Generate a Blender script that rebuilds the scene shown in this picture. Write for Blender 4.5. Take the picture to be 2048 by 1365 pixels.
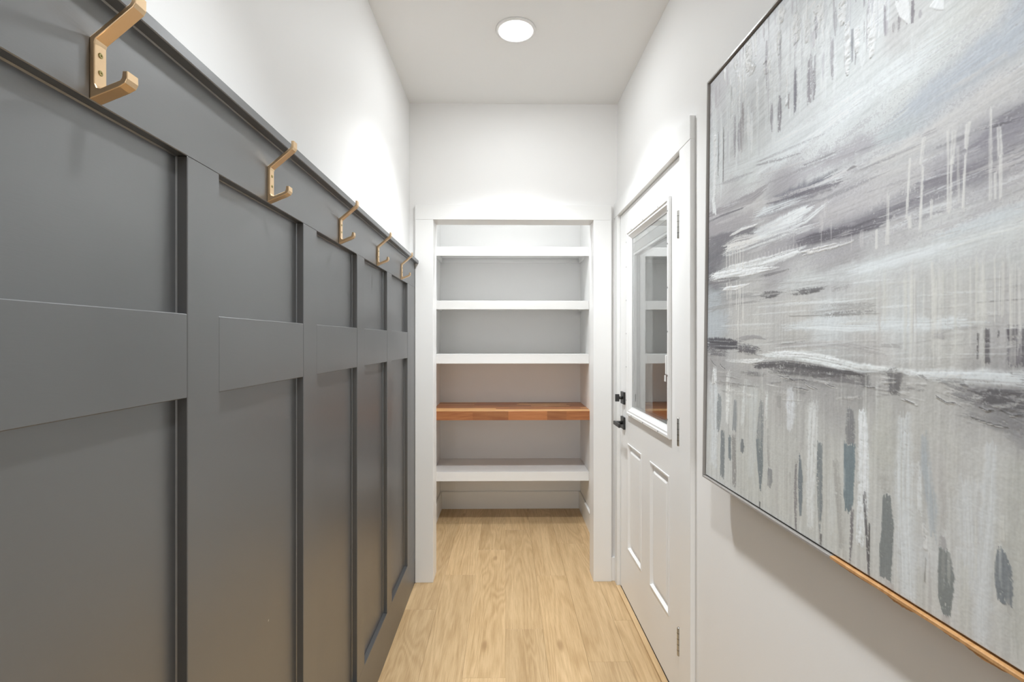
import bpy, bmesh, math, random
import numpy as np
from mathutils import Vector, Matrix

for o in list(bpy.data.objects):
    bpy.data.objects.remove(o, do_unlink=True)
scene = bpy.context.scene
COL = scene.collection

# ------------------------------------------------------------------ camera
CAM_H = 1.385
FPX = 990.0
cam_data = bpy.data.cameras.new('camera')
cam = bpy.data.objects.new('camera', cam_data)
COL.objects.link(cam)
cam_data.sensor_fit = 'HORIZONTAL'
cam_data.sensor_width = 36.0
cam_data.lens = 36.0 * FPX / 2048.0
cam_data.shift_y = -1.5 / 2048.0
cam_data.clip_start = 0.02
cam.location = (0.0, 0.0, CAM_H)
cam.rotation_euler = (math.radians(90), 0.0, -math.atan(13.0 / FPX))
scene.camera = cam

# ------------------------------------------------------------------ world and light
world = bpy.data.worlds.new('daylight')
scene.world = world
world.use_nodes = True
bg = world.node_tree.nodes['Background']
bg.inputs['Color'].default_value = (0.93, 0.96, 1.0, 1)
bg.inputs['Strength'].default_value = 0.3
# recessed ceiling lights: emission of the lens, watts and angle of the downward beam
FAR_LIGHT = (98.0, 158.0, 118)
MID_LIGHT = (46.0, 125.0, 98)
CLOSET_LIGHT = (68.0, 52.0, 136)
def rear_fill():  # added fill lamp behind the camera, no window known there
    ld = bpy.data.lights.new('rear_fill', 'AREA')
    ld.shape = 'RECTANGLE'; ld.size = 1.85; ld.size_y = 1.7
    ld.energy = 95.0
    ld.color = (0.97, 0.985, 1.0)
    lo = bpy.data.objects.new('rear_fill', ld)
    lo.location = (-1.175, -6.35, 1.55)
    lo.rotation_euler = (math.radians(90), 0, 0)
    COL.objects.link(lo)
rear_fill()
scene.view_settings.view_transform = 'Standard'
scene.view_settings.look = 'None'
scene.view_settings.gamma = 1.0
scene.view_settings.use_curve_mapping = False
scene.view_settings.exposure = 0.40

# ------------------------------------------------------------------ dimensions (metres; camera stands at x=0, y=0)
CEIL = 2.748
YB = 2.852               # face of the wall with the closet opening
YC = 4.08                # back wall of the closet
XL = -0.552              # left drywall
XP = -0.535              # painted sheet behind the battens
XF = -0.517              # faces of battens and rails
WALL_TURN = 0.0131       # the right wall is not quite parallel to the left one
def XR(y): return 0.645 + WALL_TURN * (YB - y)
Y_REAR = -2.2           # the hall opens to a room behind the camera

# ------------------------------------------------------------------ helpers
def srgb(r, g, b):
    def f(c):
        c /= 255.0
        return c / 12.92 if c <= 0.04045 else ((c + 0.055) / 1.055) ** 2.4
    return (f(r), f(g), f(b), 1.0)

def new_mat(name):
    m = bpy.data.materials.new(name); m.use_nodes = True
    nt = m.node_tree
    return m, nt, nt.nodes, nt.links, nt.nodes['Principled BSDF']

def obj(name, mesh, mat=None, parent=None, smooth=False):
    o = bpy.data.objects.new(name, mesh)
    COL.objects.link(o)
    if mat is not None and len(mesh.materials) == 0:
        mesh.materials.append(mat)
    if parent is not None:
        o.parent = parent
    if smooth:
        mesh.polygons.foreach_set('use_smooth', [True] * len(mesh.polygons))
    return o

def empty(name, loc=(0, 0, 0), rz=0.0):
    o = bpy.data.objects.new(name, None)
    o.empty_display_size = 0.05
    o.location = loc; o.rotation_euler = (0, 0, rz)
    COL.objects.link(o)
    return o

def tag(o, label, cat=None, group=None, kind=None):
    o['label'] = label
    if cat: o['category'] = cat
    if group: o['group'] = group
    if kind: o['kind'] = kind
    return o

def bm_box(bm, x0, x1, y0, y1, z0, z1):
    vs = [bm.verts.new(p) for p in ((x0, y0, z0), (x1, y0, z0), (x1, y1, z0), (x0, y1, z0),
                                    (x0, y0, z1), (x1, y0, z1), (x1, y1, z1), (x0, y1, z1))]
    for f in ((0, 3, 2, 1), (4, 5, 6, 7), (0, 1, 5, 4), (1, 2, 6, 5), (2, 3, 7, 6), (3, 0, 4, 7)):
        bm.faces.new([vs[i] for i in f])
    return vs

def finish(bm, name, bevel=0.0, seg=1):
    if bevel > 0:
        bmesh.ops.bevel(bm, geom=list(bm.edges), offset=bevel, segments=seg, profile=0.5, affect='EDGES')
    bmesh.ops.recalc_face_normals(bm, faces=list(bm.faces))
    me = bpy.data.meshes.new(name)
    bm.to_mesh(me); bm.free()
    return me

def box(name, x0, x1, y0, y1, z0, z1, mat, parent=None, bevel=0.0, seg=1):
    bm = bmesh.new()
    bm_box(bm, min(x0, x1), max(x0, x1), min(y0, y1), max(y0, y1), min(z0, z1), max(z0, z1))
    return obj(name, finish(bm, name, bevel, seg), mat, parent)

def grid_with_holes(name, plane, d0, d1, a0, a1, b0, b1, holes, mat, parent=None):
    """slab between d0 and d1; a and b are the two in-plane axes; holes = (a0,a1,b0,b1)"""
    As = sorted(set([a0, a1] + [h for q in holes for h in q[:2] if a0 < h < a1]))
    Bs = sorted(set([b0, b1] + [h for q in holes for h in q[2:] if b0 < h < b1]))
    def inside(a, b): return any(q[0] < a < q[1] and q[2] < b < q[3] for q in holes)
    bm = bmesh.new(); V = {}
    def v(d, a, b):
        k = (round(d, 6), round(a, 6), round(b, 6))
        if k not in V:
            V[k] = bm.verts.new((d, a, b) if plane == 'x' else (a, d, b))
        return V[k]
    n, m = len(As) - 1, len(Bs) - 1
    solid = [[not inside((As[i] + As[i + 1]) / 2, (Bs[j] + Bs[j + 1]) / 2) for j in range(m)] for i in range(n)]
    S = lambda i, j: 0 <= i < n and 0 <= j < m and solid[i][j]
    for i in range(n):
        for j in range(m):
            if not solid[i][j]: continue
            A, A2, B, B2 = As[i], As[i + 1], Bs[j], Bs[j + 1]
            for d in (d0, d1):
                bm.faces.new([v(d, A, B), v(d, A2, B), v(d, A2, B2), v(d, A, B2)])
            if not S(i - 1, j): bm.faces.new([v(d0, A, B), v(d1, A, B), v(d1, A, B2), v(d0, A, B2)])
            if not S(i + 1, j): bm.faces.new([v(d0, A2, B), v(d1, A2, B), v(d1, A2, B2), v(d0, A2, B2)])
            if not S(i, j - 1): bm.faces.new([v(d0, A, B), v(d1, A, B), v(d1, A2, B), v(d0, A2, B)])
            if not S(i, j + 1): bm.faces.new([v(d0, A, B2), v(d1, A, B2), v(d1, A2, B2), v(d0, A2, B2)])
    return obj(name, finish(bm, name), mat, parent)

def rings(name, rows, mat, parent=None, cap=True):
    """moulding on the plane x=0, facing -x: rows of (inset, x), around the rectangle given first"""
    (y0, y1, z0, z1), prof = rows
    bm = bmesh.new(); prev = None
    for ins, x in prof:
        cur = [bm.verts.new(p) for p in ((x, y0 + ins, z0 + ins), (x, y1 - ins, z0 + ins),
                                         (x, y1 - ins, z1 - ins), (x, y0 + ins, z1 - ins))]
        if prev:
            for k in range(4):
                bm.faces.new([prev[k], prev[(k + 1) % 4], cur[(k + 1) % 4], cur[k]])
        prev = cur
    if cap: bm.faces.new(prev)
    bmesh.ops.recalc_face_normals(bm, faces=list(bm.faces))
    me = bpy.data.meshes.new(name); bm.to_mesh(me); bm.free()
    # moulding must face the hall (-x)
    return obj(name, me, mat, parent)

def lathe(name, prof, mat, parent=None, n=48, axis='z', loc=(0, 0, 0)):
    """prof: list of (radius, height)"""
    bm = bmesh.new(); prev = None
    for r, h in prof:
        if r < 1e-6:
            cur = [bm.verts.new((0, 0, h))]
        else:
            cur = [bm.verts.new((r * math.cos(2 * math.pi * k / n), r * math.sin(2 * math.pi * k / n), h)) for k in range(n)]
        if prev:
            for k in range(n):
                a = prev[k % len(prev)]; b = prev[(k + 1) % len(prev)]
                c = cur[(k + 1) % len(cur)]; d = cur[k % len(cur)]
                f = []
                for q in (a, b, c, d):
                    if q not in f: f.append(q)
                if len(f) > 2: bm.faces.new(f)
        prev = cur
    if axis == 'x':
        bmesh.ops.rotate(bm, verts=list(bm.verts), cent=(0, 0, 0), matrix=Matrix.Rotation(math.radians(90), 3, 'Y'))
    bmesh.ops.translate(bm, verts=list(bm.verts), vec=loc)
    bmesh.ops.recalc_face_normals(bm, faces=list(bm.faces))
    me = bpy.data.meshes.new(name); bm.to_mesh(me); bm.free()
    return obj(name, me, mat, parent, smooth=True)

# ------------------------------------------------------------------ materials
def paint(name, col, rough, bump=0.02, scale=180.0, ior=1.45):
    m, nt, N, L, b = new_mat(name)
    b.inputs['Base Color'].default_value = col
    b.inputs['Roughness'].default_value = rough
    b.inputs['IOR'].default_value = ior
    tc = N.new('ShaderNodeTexCoord'); nz = N.new('ShaderNodeTexNoise'); bp = N.new('ShaderNodeBump')
    nz.inputs['Scale'].default_value = scale; nz.inputs['Detail'].default_value = 3
    bp.inputs['Strength'].default_value = bump; bp.inputs['Distance'].default_value = 0.002
    L.new(tc.outputs['Object'], nz.inputs['Vector']); L.new(nz.outputs['Fac'], bp.inputs['Height'])
    L.new(bp.outputs['Normal'], b.inputs['Normal'])
    return m

M = {}
M['wall'] = paint('wall_paint', (0.885, 0.88, 0.868, 1), 0.6, 0.06, 160)
M['ceiling'] = paint('ceiling_paint', (0.87, 0.868, 0.855, 1), 0.8, 0.05, 160)
M['trim'] = paint('trim_paint', (0.88, 0.88, 0.868, 1), 0.32, 0.02, 60)
M['door'] = paint('door_paint', (0.88, 0.88, 0.872, 1), 0.35, 0.01, 40)
M['shelf'] = paint('shelf_paint', (0.88, 0.88, 0.87, 1), 0.4, 0.03, 60)
M['vinyl'] = paint('lite_frame_vinyl', (0.86, 0.86, 0.85, 1), 0.28, 0.0, 60)
M['plug'] = paint('grey_plug', (0.30, 0.30, 0.30, 1), 0.5, 0.0)
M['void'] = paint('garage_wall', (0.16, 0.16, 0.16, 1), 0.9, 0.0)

def dark_paint():
    m, nt, N, L, b = new_mat('charcoal_paint')
    tc = N.new('ShaderNodeTexCoord'); geo = N.new('ShaderNodeNewGeometry')
    # faint brush marks and a few specks of white wall paint and dust
    vor = N.new('ShaderNodeTexVoronoi'); vor.inputs['Scale'].default_value = 9.0
    L.new(geo.outputs['Position'], vor.inputs['Vector'])
    wn = N.new('ShaderNodeTexWhiteNoise'); L.new(vor.outputs['Position'], wn.inputs['Vector'])
    lt = N.new('ShaderNodeMath'); lt.operation = 'MULTIPLY'; lt.inputs[1].default_value = 0.032
    sq = N.new('ShaderNodeMath'); sq.operation = 'POWER'; sq.inputs[1].default_value = 6.0
    L.new(wn.outputs['Value'], sq.inputs[0]); L.new(sq.outputs[0], lt.inputs[0])
    cmpn = N.new('ShaderNodeMath'); cmpn.operation = 'LESS_THAN'
    L.new(vor.outputs['Distance'], cmpn.inputs[0]); L.new(lt.outputs[0], cmpn.inputs[1])
    mix = N.new('ShaderNodeMix'); mix.data_type = 'RGBA'
    mix.inputs['A'].default_value = (0.046, 0.0462, 0.047, 1); mix.inputs['B'].default_value = (0.34, 0.34, 0.34, 1)
    L.new(cmpn.outputs[0], mix.inputs['Factor'])
    L.new(mix.outputs['Result'], b.inputs['Base Color'])
    b.inputs['IOR'].default_value = 2.75
    b.inputs['Specular Tint'].default_value = (0.97, 0.985, 1.0, 1)
    nz2 = N.new('ShaderNodeTexNoise'); nz2.inputs['Scale'].default_value = 5.0; nz2.inputs['Detail'].default_value = 5
    mr = N.new('ShaderNodeMapRange'); mr.inputs['To Min'].default_value = 0.30; mr.inputs['To Max'].default_value = 0.40
    L.new(geo.outputs['Position'], nz2.inputs['Vector']); L.new(nz2.outputs['Fac'], mr.inputs['Value'])
    L.new(mr.outputs['Result'], b.inputs['Roughness'])
    mp = N.new('ShaderNodeMapping'); mp.inputs['Scale'].default_value = (400, 60, 400)
    nz = N.new('ShaderNodeTexNoise'); nz.inputs['Scale'].default_value = 1.0; nz.inputs['Detail'].default_value = 4
    bp = N.new('ShaderNodeBump'); bp.inputs['Strength'].default_value = 0.10; bp.inputs['Distance'].default_value = 0.0008
    L.new(geo.outputs['Position'], mp.inputs['Vector']); L.new(mp.outputs['Vector'], nz.inputs['Vector'])
    L.new(nz.outputs['Fac'], bp.inputs['Height']); L.new(bp.outputs['Normal'], b.inputs['Normal'])
    return m
M['dark'] = dark_paint()

def metal(name, col, rough):
    m, nt, N, L, b = new_mat(name)
    b.inputs['Base Color'].default_value = col; b.inputs['Metallic'].default_value = 1.0
    b.inputs['Roughness'].default_value = rough
    tc = N.new('ShaderNodeTexCoord'); nz = N.new('ShaderNodeTexNoise')
    nz.inputs['Scale'].default_value = 900; nz.inputs['Detail'].default_value = 2
    bp = N.new('ShaderNodeBump'); bp.inputs['Strength'].default_value = 0.05; bp.inputs['Distance'].default_value = 0.0004
    L.new(tc.outputs['Object'], nz.inputs['Vector']); L.new(nz.outputs['Fac'], bp.inputs['Height'])
    L.new(bp.outputs['Normal'], b.inputs['Normal'])
    return m
M['brass'] = metal('brushed_gold', (0.82, 0.60, 0.37, 1), 0.34)
M['screw'] = metal('gold_screw', (0.42, 0.36, 0.16, 1), 0.3)
M['nickel'] = metal('satin_nickel', (0.50, 0.49, 0.47, 1), 0.32)
M['frame_metal'] = paint('champagne_frame', (0.34, 0.32, 0.30, 1), 0.30, 0.02, 300, 1.8)
M['black'] = paint('matte_black_metal', (0.022, 0.022, 0.022, 1), 0.42, 0.02, 200)
M['black_gap'] = paint('black_gap', (0.012, 0.010, 0.009, 1), 0.7, 0.0)

def glass():
    m, nt, N, L, b = new_mat('clear_glass')
    b.inputs['Base Color'].default_value = (0.97, 0.985, 0.98, 1)
    b.inputs['Roughness'].default_value = 0.0
    b.inputs['IOR'].default_value = 1.5
    b.inputs['Transmission Weight'].default_value = 1.0
    return m
M['glass'] = glass()

def emit(name, col, strength):
    m, nt, N, L, b = new_mat(name)
    b.inputs['Base Color'].default_value = (0.9, 0.9, 0.9, 1)
    b.inputs['Emission Color'].default_value = col
    b.inputs['Emission Strength'].default_value = strength
    return m

def oak(name, stretch_axis='y', base=((0.65, 0.462, 0.258), (0.42, 0.272, 0.130), (0.26, 0.145, 0.06)), rough=0.42, knots=True, vary=0.10):
    """long-grained wood; each piece gets its own offset and tone from its object's random number"""
    m, nt, N, L, b = new_mat(name)
    tc = N.new('ShaderNodeTexCoord'); oi = N.new('ShaderNodeObjectInfo')
    ofs = N.new('ShaderNodeVectorMath'); ofs.operation = 'MULTIPLY_ADD'
    cmb = N.new('ShaderNodeCombineXYZ')
    for k in range(3): L.new(oi.outputs['Random'], cmb.inputs[k])
    L.new(cmb.outputs[0], ofs.inputs[0]); ofs.inputs[1].default_value = (31.0, 57.0, 13.0)
    L.new(tc.outputs['Object'], ofs.inputs[2])
    sc = {'y': (1.0, 0.10, 1.0), 'x': (0.10, 1.0, 1.0)}[stretch_axis]
    mp = N.new('ShaderNodeMapping'); mp.inputs['Scale'].default_value = sc
    L.new(ofs.outputs[0], mp.inputs['Vector'])
    # cathedral figure: bands of a slow noise
    n1 = N.new('ShaderNodeTexNoise'); n1.inputs['Scale'].default_value = 7.0; n1.inputs['Detail'].default_value = 2.0
    n1.inputs['Roughness'].default_value = 0.45; n1.inputs['Distortion'].default_value = 0.6
    L.new(mp.outputs[0], n1.inputs['Vector'])
    mul = N.new('ShaderNodeMath'); mul.operation = 'MULTIPLY'; mul.inputs[1].default_value = 95.0
    L.new(n1.outputs['Fac'], mul.inputs[0])
    sn = N.new('ShaderNodeMath'); sn.operation = 'SINE'; L.new(mul.outputs[0], sn.inputs[0])
    band = N.new('ShaderNodeMapRange'); band.inputs['From Min'].default_value = -1; band.inputs['From Max'].default_value = 1
    L.new(sn.outputs[0], band.inputs['Value'])
    # fine pores
    mp2 = N.new('ShaderNodeMapping'); mp2.inputs['Scale'].default_value = tuple(1.0 if s == 1.0 else 0.045 for s in sc)
    L.new(ofs.outputs[0], mp2.inputs['Vector'])
    n2 = N.new('ShaderNodeTexNoise'); n2.inputs['Scale'].default_value = 190.0; n2.inputs['Detail'].default_value = 4.0
    n2.inputs['Roughness'].default_value = 0.65
    L.new(mp2.outputs[0], n2.inputs['Vector'])
    # broad tone drift
    n3 = N.new('ShaderNodeTexNoise'); n3.inputs['Scale'].default_value = 11.0; n3.inputs['Detail'].default_value = 3.0
    L.new(mp.outputs[0], n3.inputs['Vector'])
    add = N.new('ShaderNodeMath'); add.operation = 'MULTIPLY_ADD'; add.inputs[1].default_value = 0.16
    L.new(band.outputs[0], add.inputs[0])
    a2 = N.new('ShaderNodeMath'); a2.operation = 'MULTIPLY_ADD'; a2.inputs[1].default_value = 0.75
    L.new(n2.outputs['Fac'], a2.inputs[0])
    a3 = N.new('ShaderNodeMath'); a3.operation = 'MULTIPLY'; a3.inputs[1].default_value = 0.55
    L.new(n3.outputs['Fac'], a3.inputs[0])
    L.new(a3.outputs[0], a2.inputs[2]); L.new(a2.outputs[0], add.inputs[2])
    ramp = N.new('ShaderNodeValToRGB')
    e = ramp.color_ramp.elements
    e[0].position = 0.48; e[0].color = base[0] + (1,)
    e[1].position = 0.98; e[1].color = base[1] + (1,)
    L.new(add.outputs[0], ramp.inputs['Fac'])
    col = ramp.outputs['Color']
    if knots:
        mk = N.new('ShaderNodeMapping'); mk.inputs['Scale'].default_value = tuple(4.6 if s == 1.0 else 1.7 for s in sc)
        L.new(ofs.outputs[0], mk.inputs['Vector'])
        nk = N.new('ShaderNodeTexNoise'); nk.inputs['Scale'].default_value = 2.0; nk.inputs['Detail'].default_value = 2
        L.new(mk.outputs[0], nk.inputs['Vector'])
        dist = N.new('ShaderNodeVectorMath'); dist.operation = 'MULTIPLY_ADD'
        L.new(nk.outputs['Color'], dist.inputs[0]); dist.inputs[1].default_value = (0.16, 0.16, 0.0); L.new(mk.outputs[0], dist.inputs[2])
        vk = N.new('ShaderNodeTexVoronoi'); vk.inputs['Scale'].default_value = 1.0; vk.voronoi_dimensions = '2D'
        L.new(dist.outputs[0], vk.inputs['Vector'])
        wn = N.new('ShaderNodeTexWhiteNoise'); L.new(vk.outputs['Position'], wn.inputs['Vector'])
        th = N.new('ShaderNodeMath'); th.operation = 'GREATER_THAN'; th.inputs[1].default_value = 0.72
        L.new(wn.outputs['Value'], th.inputs[0])
        kr = N.new('ShaderNodeMapRange'); kr.inputs['From Min'].default_value = 0.012; kr.inputs['From Max'].default_value = 0.10
        kr.inputs['To Min'].default_value = 1.0; kr.inputs['To Max'].default_value = 0.0; kr.interpolation_type = 'SMOOTHERSTEP'
        L.new(vk.outputs['Distance'], kr.inputs['Value'])
        kf = N.new('ShaderNodeMath'); kf.operation = 'MULTIPLY'; L.new(kr.outputs[0], kf.inputs[0]); L.new(th.outputs[0], kf.inputs[1])
        k2 = N.new('ShaderNodeMath'); k2.operation = 'MULTIPLY'; k2.inputs[1].default_value = 0.55; L.new(kf.outputs[0], k2.inputs[0])
        mx = N.new('ShaderNodeMix'); mx.data_type = 'RGBA'; L.new(k2.outputs[0], mx.inputs['Factor'])
        L.new(col, mx.inputs['A']); mx.inputs['B'].default_value = base[2] + (1,)
        col = mx.outputs['Result']
    hsv = N.new('ShaderNodeHueSaturation')
    wv = N.new('ShaderNodeMapRange'); wv.inputs['To Min'].default_value = 1.0 - vary; wv.inputs['To Max'].default_value = 1.0 + vary * 0.6
    L.new(oi.outputs['Random'], wv.inputs['Value']); L.new(wv.outputs[0], hsv.inputs['Value'])
    L.new(col, hsv.inputs['Color'])
    L.new(hsv.outputs['Color'], b.inputs['Base Color'])
    b.inputs['Roughness'].default_value = rough
    bp = N.new('ShaderNodeBump'); bp.inputs['Strength'].default_value = 0.06; bp.inputs['Distance'].default_value = 0.0006
    L.new(n2.outputs['Fac'], bp.inputs['Height']); L.new(bp.outputs['Normal'], b.inputs['Normal'])
    return m
M['oak'] = oak('oak_plank')
M['threshold'] = oak('oak_threshold', base=((0.65, 0.462, 0.258), (0.42, 0.272, 0.130), (0.26, 0.145, 0.06)), knots=False)
M['butcher'] = oak('butcher_block_wood', 'x', base=((0.50, 0.205, 0.075), (0.30, 0.095, 0.030), (0.20, 0.06, 0.02)), rough=0.35, knots=False, vary=0.25)
M['butcher_light'] = oak('butcher_block_sapwood', 'x', base=((0.78, 0.46, 0.19), (0.60, 0.30, 0.11), (0.4, 0.2, 0.08)), rough=0.35, knots=False, vary=0.15)
M['raw_wood'] = oak('raw_frame_wood', 'y', base=((0.62, 0.36, 0.16), (0.44, 0.22, 0.08), (0.3, 0.15, 0.05)), rough=0.55, knots=False)

# ------------------------------------------------------------------ the shell of the room
def S(o, label):
    o['kind'] = 'structure'; o['label'] = label
    return o

S(box('ceiling', -2.3, 2.3, -5.9, YC + 0.12, CEIL, CEIL + 0.12, M['ceiling']), 'plain white hall ceiling')
S(box('wall_left', XL - 0.12, XL, Y_REAR, YB + 0.11, 0.0, CEIL, M['wall']), 'white left hall wall above dark panelling')

# right wall with the door opening, turned a little
RIGHT = (XR(0.0), 0.0, 0.0)
D0, D1, DTOP = 1.838, 2.772, 2.088       # rough opening of the door
rw = grid_with_holes('wall_right', 'x', 0.0, 0.12, Y_REAR, YB + 0.11, 0.0, CEIL, [(D0 - 0.02, D1 + 0.02, -1, DTOP + 0.02)], M['wall'])
rw.location = RIGHT; rw.rotation_euler = (0, 0, WALL_TURN)
S(rw, 'white right hall wall with the glazed door')

# wall with the closet opening
OX0, OX1, OTOP = -0.415, 0.507, 2.075
S(grid_with_holes('wall_back', 'y', YB, YB + 0.11, XL, XR(YB), 0.0, CEIL, [(OX0 - 0.018, OX1 + 0.018, -1, OTOP + 0.018)], M['wall']),
  'white end wall around the closet opening')
# closet
CX0, CX1 = -0.536, 0.618
S(box('wall_closet_back', CX0 - 0.1, CX1 + 0.1, YC, YC + 0.1, 0.0, CEIL, M['wall']), 'white back wall of the closet')
S(box('wall_closet_left', CX0 - 0.1, CX0, YB + 0.11, YC, 0.0, CEIL, M['wall']), 'white left side wall of the closet')
S(box('wall_closet_right', CX1, CX1 + 0.1, YB + 0.11, YC, 0.0, CEIL, M['wall']), 'white right side wall of the closet')

# room behind the camera
S(grid_with_holes('wall_rear', 'y', -5.92, -5.8, -2.3, 2.3, 0.0, CEIL, [(-2.1, -0.25, 0.7, 2.4)], M['wall']), 'rear room wall with an opening added for the fill lamp')  # opening added off-centre so the fill only grazes the batten sides
S(box('wall_rear_left', -2.42, -2.3, -5.8, Y_REAR, 0.0, CEIL, M['wall']), 'left wall of the rear room')
S(box('wall_rear_right', 2.3, 2.42, -5.8, Y_REAR, 0.0, CEIL, M['wall']), 'right wall of the rear room')
S(box('wall_rear_return_left', -2.3, XL - 0.12, Y_REAR - 0.0, Y_REAR + 0.12, 0.0, CEIL, M['wall']), 'wall beside the hall mouth, left')
S(box('wall_rear_return_right', XR(Y_REAR) + 0.12, 2.3, Y_REAR, Y_REAR + 0.12, 0.0, CEIL, M['wall']), 'wall beside the hall mouth, right')

# space behind the glazed door
bm = bmesh.new()
bm_box(bm, 0.83, 3.2, 1.0, 4.6, -0.02, CEIL)
me = finish(bm, 'wall_garage'); me.flip_normals()
S(obj('wall_garage', me, M['void']), 'dim grey space behind the glazed door')

# floor: a base slab with separate planks along the hall
fl = S(box('floor', -2.3, 2.3, -5.9, YC + 0.1, -0.06, -0.0085, M['oak']), 'light oak plank floor')
PW, PL = 0.1780, 1.240
joints = {-4: 1.95, -3: 2.55, -2: 2.924, -1: 3.27, 0: 3.61, 1: 2.91, 2: 3.365, 3: 2.44}   # where one end joint of each row lies
plank_cache = {}
for k, j in joints.items():
    x0, x1 = k * PW, (k + 1) * PW
    x0 = max(x0, XL + 0.002); x1 = min(x1, 0.70)
    ys = j
    while ys > Y_REAR: ys -= PL
    while ys < YC:
        a, c = max(ys, Y_REAR), min(ys + PL, YC)
        if c - a > 0.02:
            key = (round(x1 - x0, 3), round(c - a, 3))
            if key not in plank_cache:
                b2 = bmesh.new()
                g = 0.00025
                bm_box(b2, g, x1 - x0 - g, g, c - a - g, -0.0085, 0.0)
                bmesh.ops.bevel(b2, geom=[e for e in b2.edges if all(v.co.z > -0.001 for v in e.verts)], offset=0.0005, segments=1, affect='EDGES')
                bmesh.ops.recalc_face_normals(b2, faces=list(b2.faces))
                pm = bpy.data.meshes.new('plank'); b2.to_mesh(pm); b2.free(); pm.materials.append(M['oak'])
                plank_cache[key] = pm
            p = bpy.data.objects.new('plank', plank_cache[key]); COL.objects.link(p)
            p.parent = fl; p.location = (x0, a, 0)
        ys += PL

# ------------------------------------------------------------------ left wall: dark board and batten
pan = empty('trim_1'); S(pan, 'charcoal board-and-batten panelling on the left wall')
ZT0, ZT1 = 1.685, 1.822        # top rail
ZM0, ZM1 = 1.291, 1.428        # middle rail
ZB1 = 0.192                    # bottom rail
YE = YB - 0.012
box('panel_sheet', XL, XP, Y_REAR, YE, 0.0, ZT1, M['dark'], pan)
box('top_rail', XP, XF, Y_REAR, YE, ZT0, ZT1, M['dark'], pan, 0.0012)
box('bottom_rail', XP, XF, Y_REAR, YE, 0.0, ZB1, M['dark'], pan, 0.0012)
cap = box('cap_ledge', XL, -0.496, Y_REAR, YB - 0.002, ZT1, ZT1 + 0.019, M['dark'], pan, 0.0015)
B0 = [(-1.955, -1.866), (-1.494, -1.405), (-1.033, -0.944), (-0.571, -0.482), (-0.110, -0.021), (0.350, 0.439), (0.811, 0.900), (1.273, 1.362), (1.731, 1.820), (2.168, 2.257), (2.618, 2.707)]
prev = Y_REAR
for y0, y1 in B0:
    box('batten', XP, XF + 0.0006, y0, y1, ZB1, ZT0, M['dark'], pan, 0.0012)
    box('middle_rail', XP, XF, prev, y0, ZM0, ZM1, M['dark'], pan, 0.0012)
    prev = y1
box('end_batten', XP, XF, 2.707, YE, ZB1, ZT0, M['dark'], pan, 0.001)
# thin caulk beads in the corners of the recesses
def bead(name, pts, parent):
    bmb = bmesh.new(); a = [bmb.verts.new(p) for p in pts[0]]; c = [bmb.verts.new(p) for p in pts[1]]
    for k in range(3): bmb.faces.new([a[k], a[(k + 1) % 3], c[(k + 1) % 3], c[k]])
    bmb.faces.new(a); bmb.faces.new(c[::-1])
    return obj(name, finish(bmb, name), M['dark'], parent)
q = 0.0022
ends = [p[0] for p in B0[2:]]; starts = [p[1] for p in B0[1:-1]]
for y0, y1 in zip(starts, ends):
    for z0, z1 in ((ZB1, ZM0), (ZM1, ZT0)):
        tri = lambda z: ((XP - 0.0002, y1 - q, z), (XP + q, y1 + 0.0002, z), (XP - 0.0002, y1 + 0.0002, z))
        bead('caulk_bead', (tri(z0), tri(z1)), pan)
    for zz in (ZM0, ZT0):
        tri = lambda y: ((XP - 0.0002, y, zz - q), (XP + q, y, zz + 0.0002), (XP - 0.0002, y, zz + 0.0002))
        bead('caulk_bead', (tri(y0), tri(y1)), pan)
tri = lambda y: ((XF - 0.0002, y, ZT1 - q), (XF + q, y, ZT1 + 0.0002), (XF - 0.0002, y, ZT1 + 0.0002))
bead('caulk_bead', (tri(Y_REAR + 0.01), tri(YE)), pan)
box('corner_strip', XF - 0.02, OX0 - 0.101, YE, YB, 0.0, ZT1, M['dark'], pan, 0.001)
box('base_block', XF, OX0 - 0.101, YB - 0.028, YE, 0.0, 0.134, M['dark'], pan, 0.002)

# ------------------------------------------------------------------ closet opening: casing and jambs
cas = empty('trim_2'); S(cas, 'white flat casing around the closet opening')
CT = 0.02
box('side_casing', OX0 - 0.101, OX0 + 0.002, YB - CT, YB, 0.0, OTOP, M['trim'], cas, 0.0012)
box('side_casing', OX1 - 0.002, OX1 + 0.101, YB - CT, YB, 0.0, OTOP, M['trim'], cas, 0.0012)
box('head_casing', OX0 - 0.101, OX1 + 0.101, YB - CT - 0.001, YB, OTOP, OTOP + 0.086, M['trim'], cas, 0.0012)
box('jamb', OX0 - 0.018, OX0 + 0.002, YB, YB + 0.112, 0.0, OTOP, M['trim'], cas, 0.001)
box('jamb', OX1 - 0.002, OX1 + 0.018, YB, YB + 0.112, 0.0, OTOP, M['trim'], cas, 0.001)
box('head_jamb', OX0 - 0.018, OX1 + 0.018, YB, YB + 0.112, OTOP, OTOP + 0.018, M['trim'], cas, 0.001)
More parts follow.
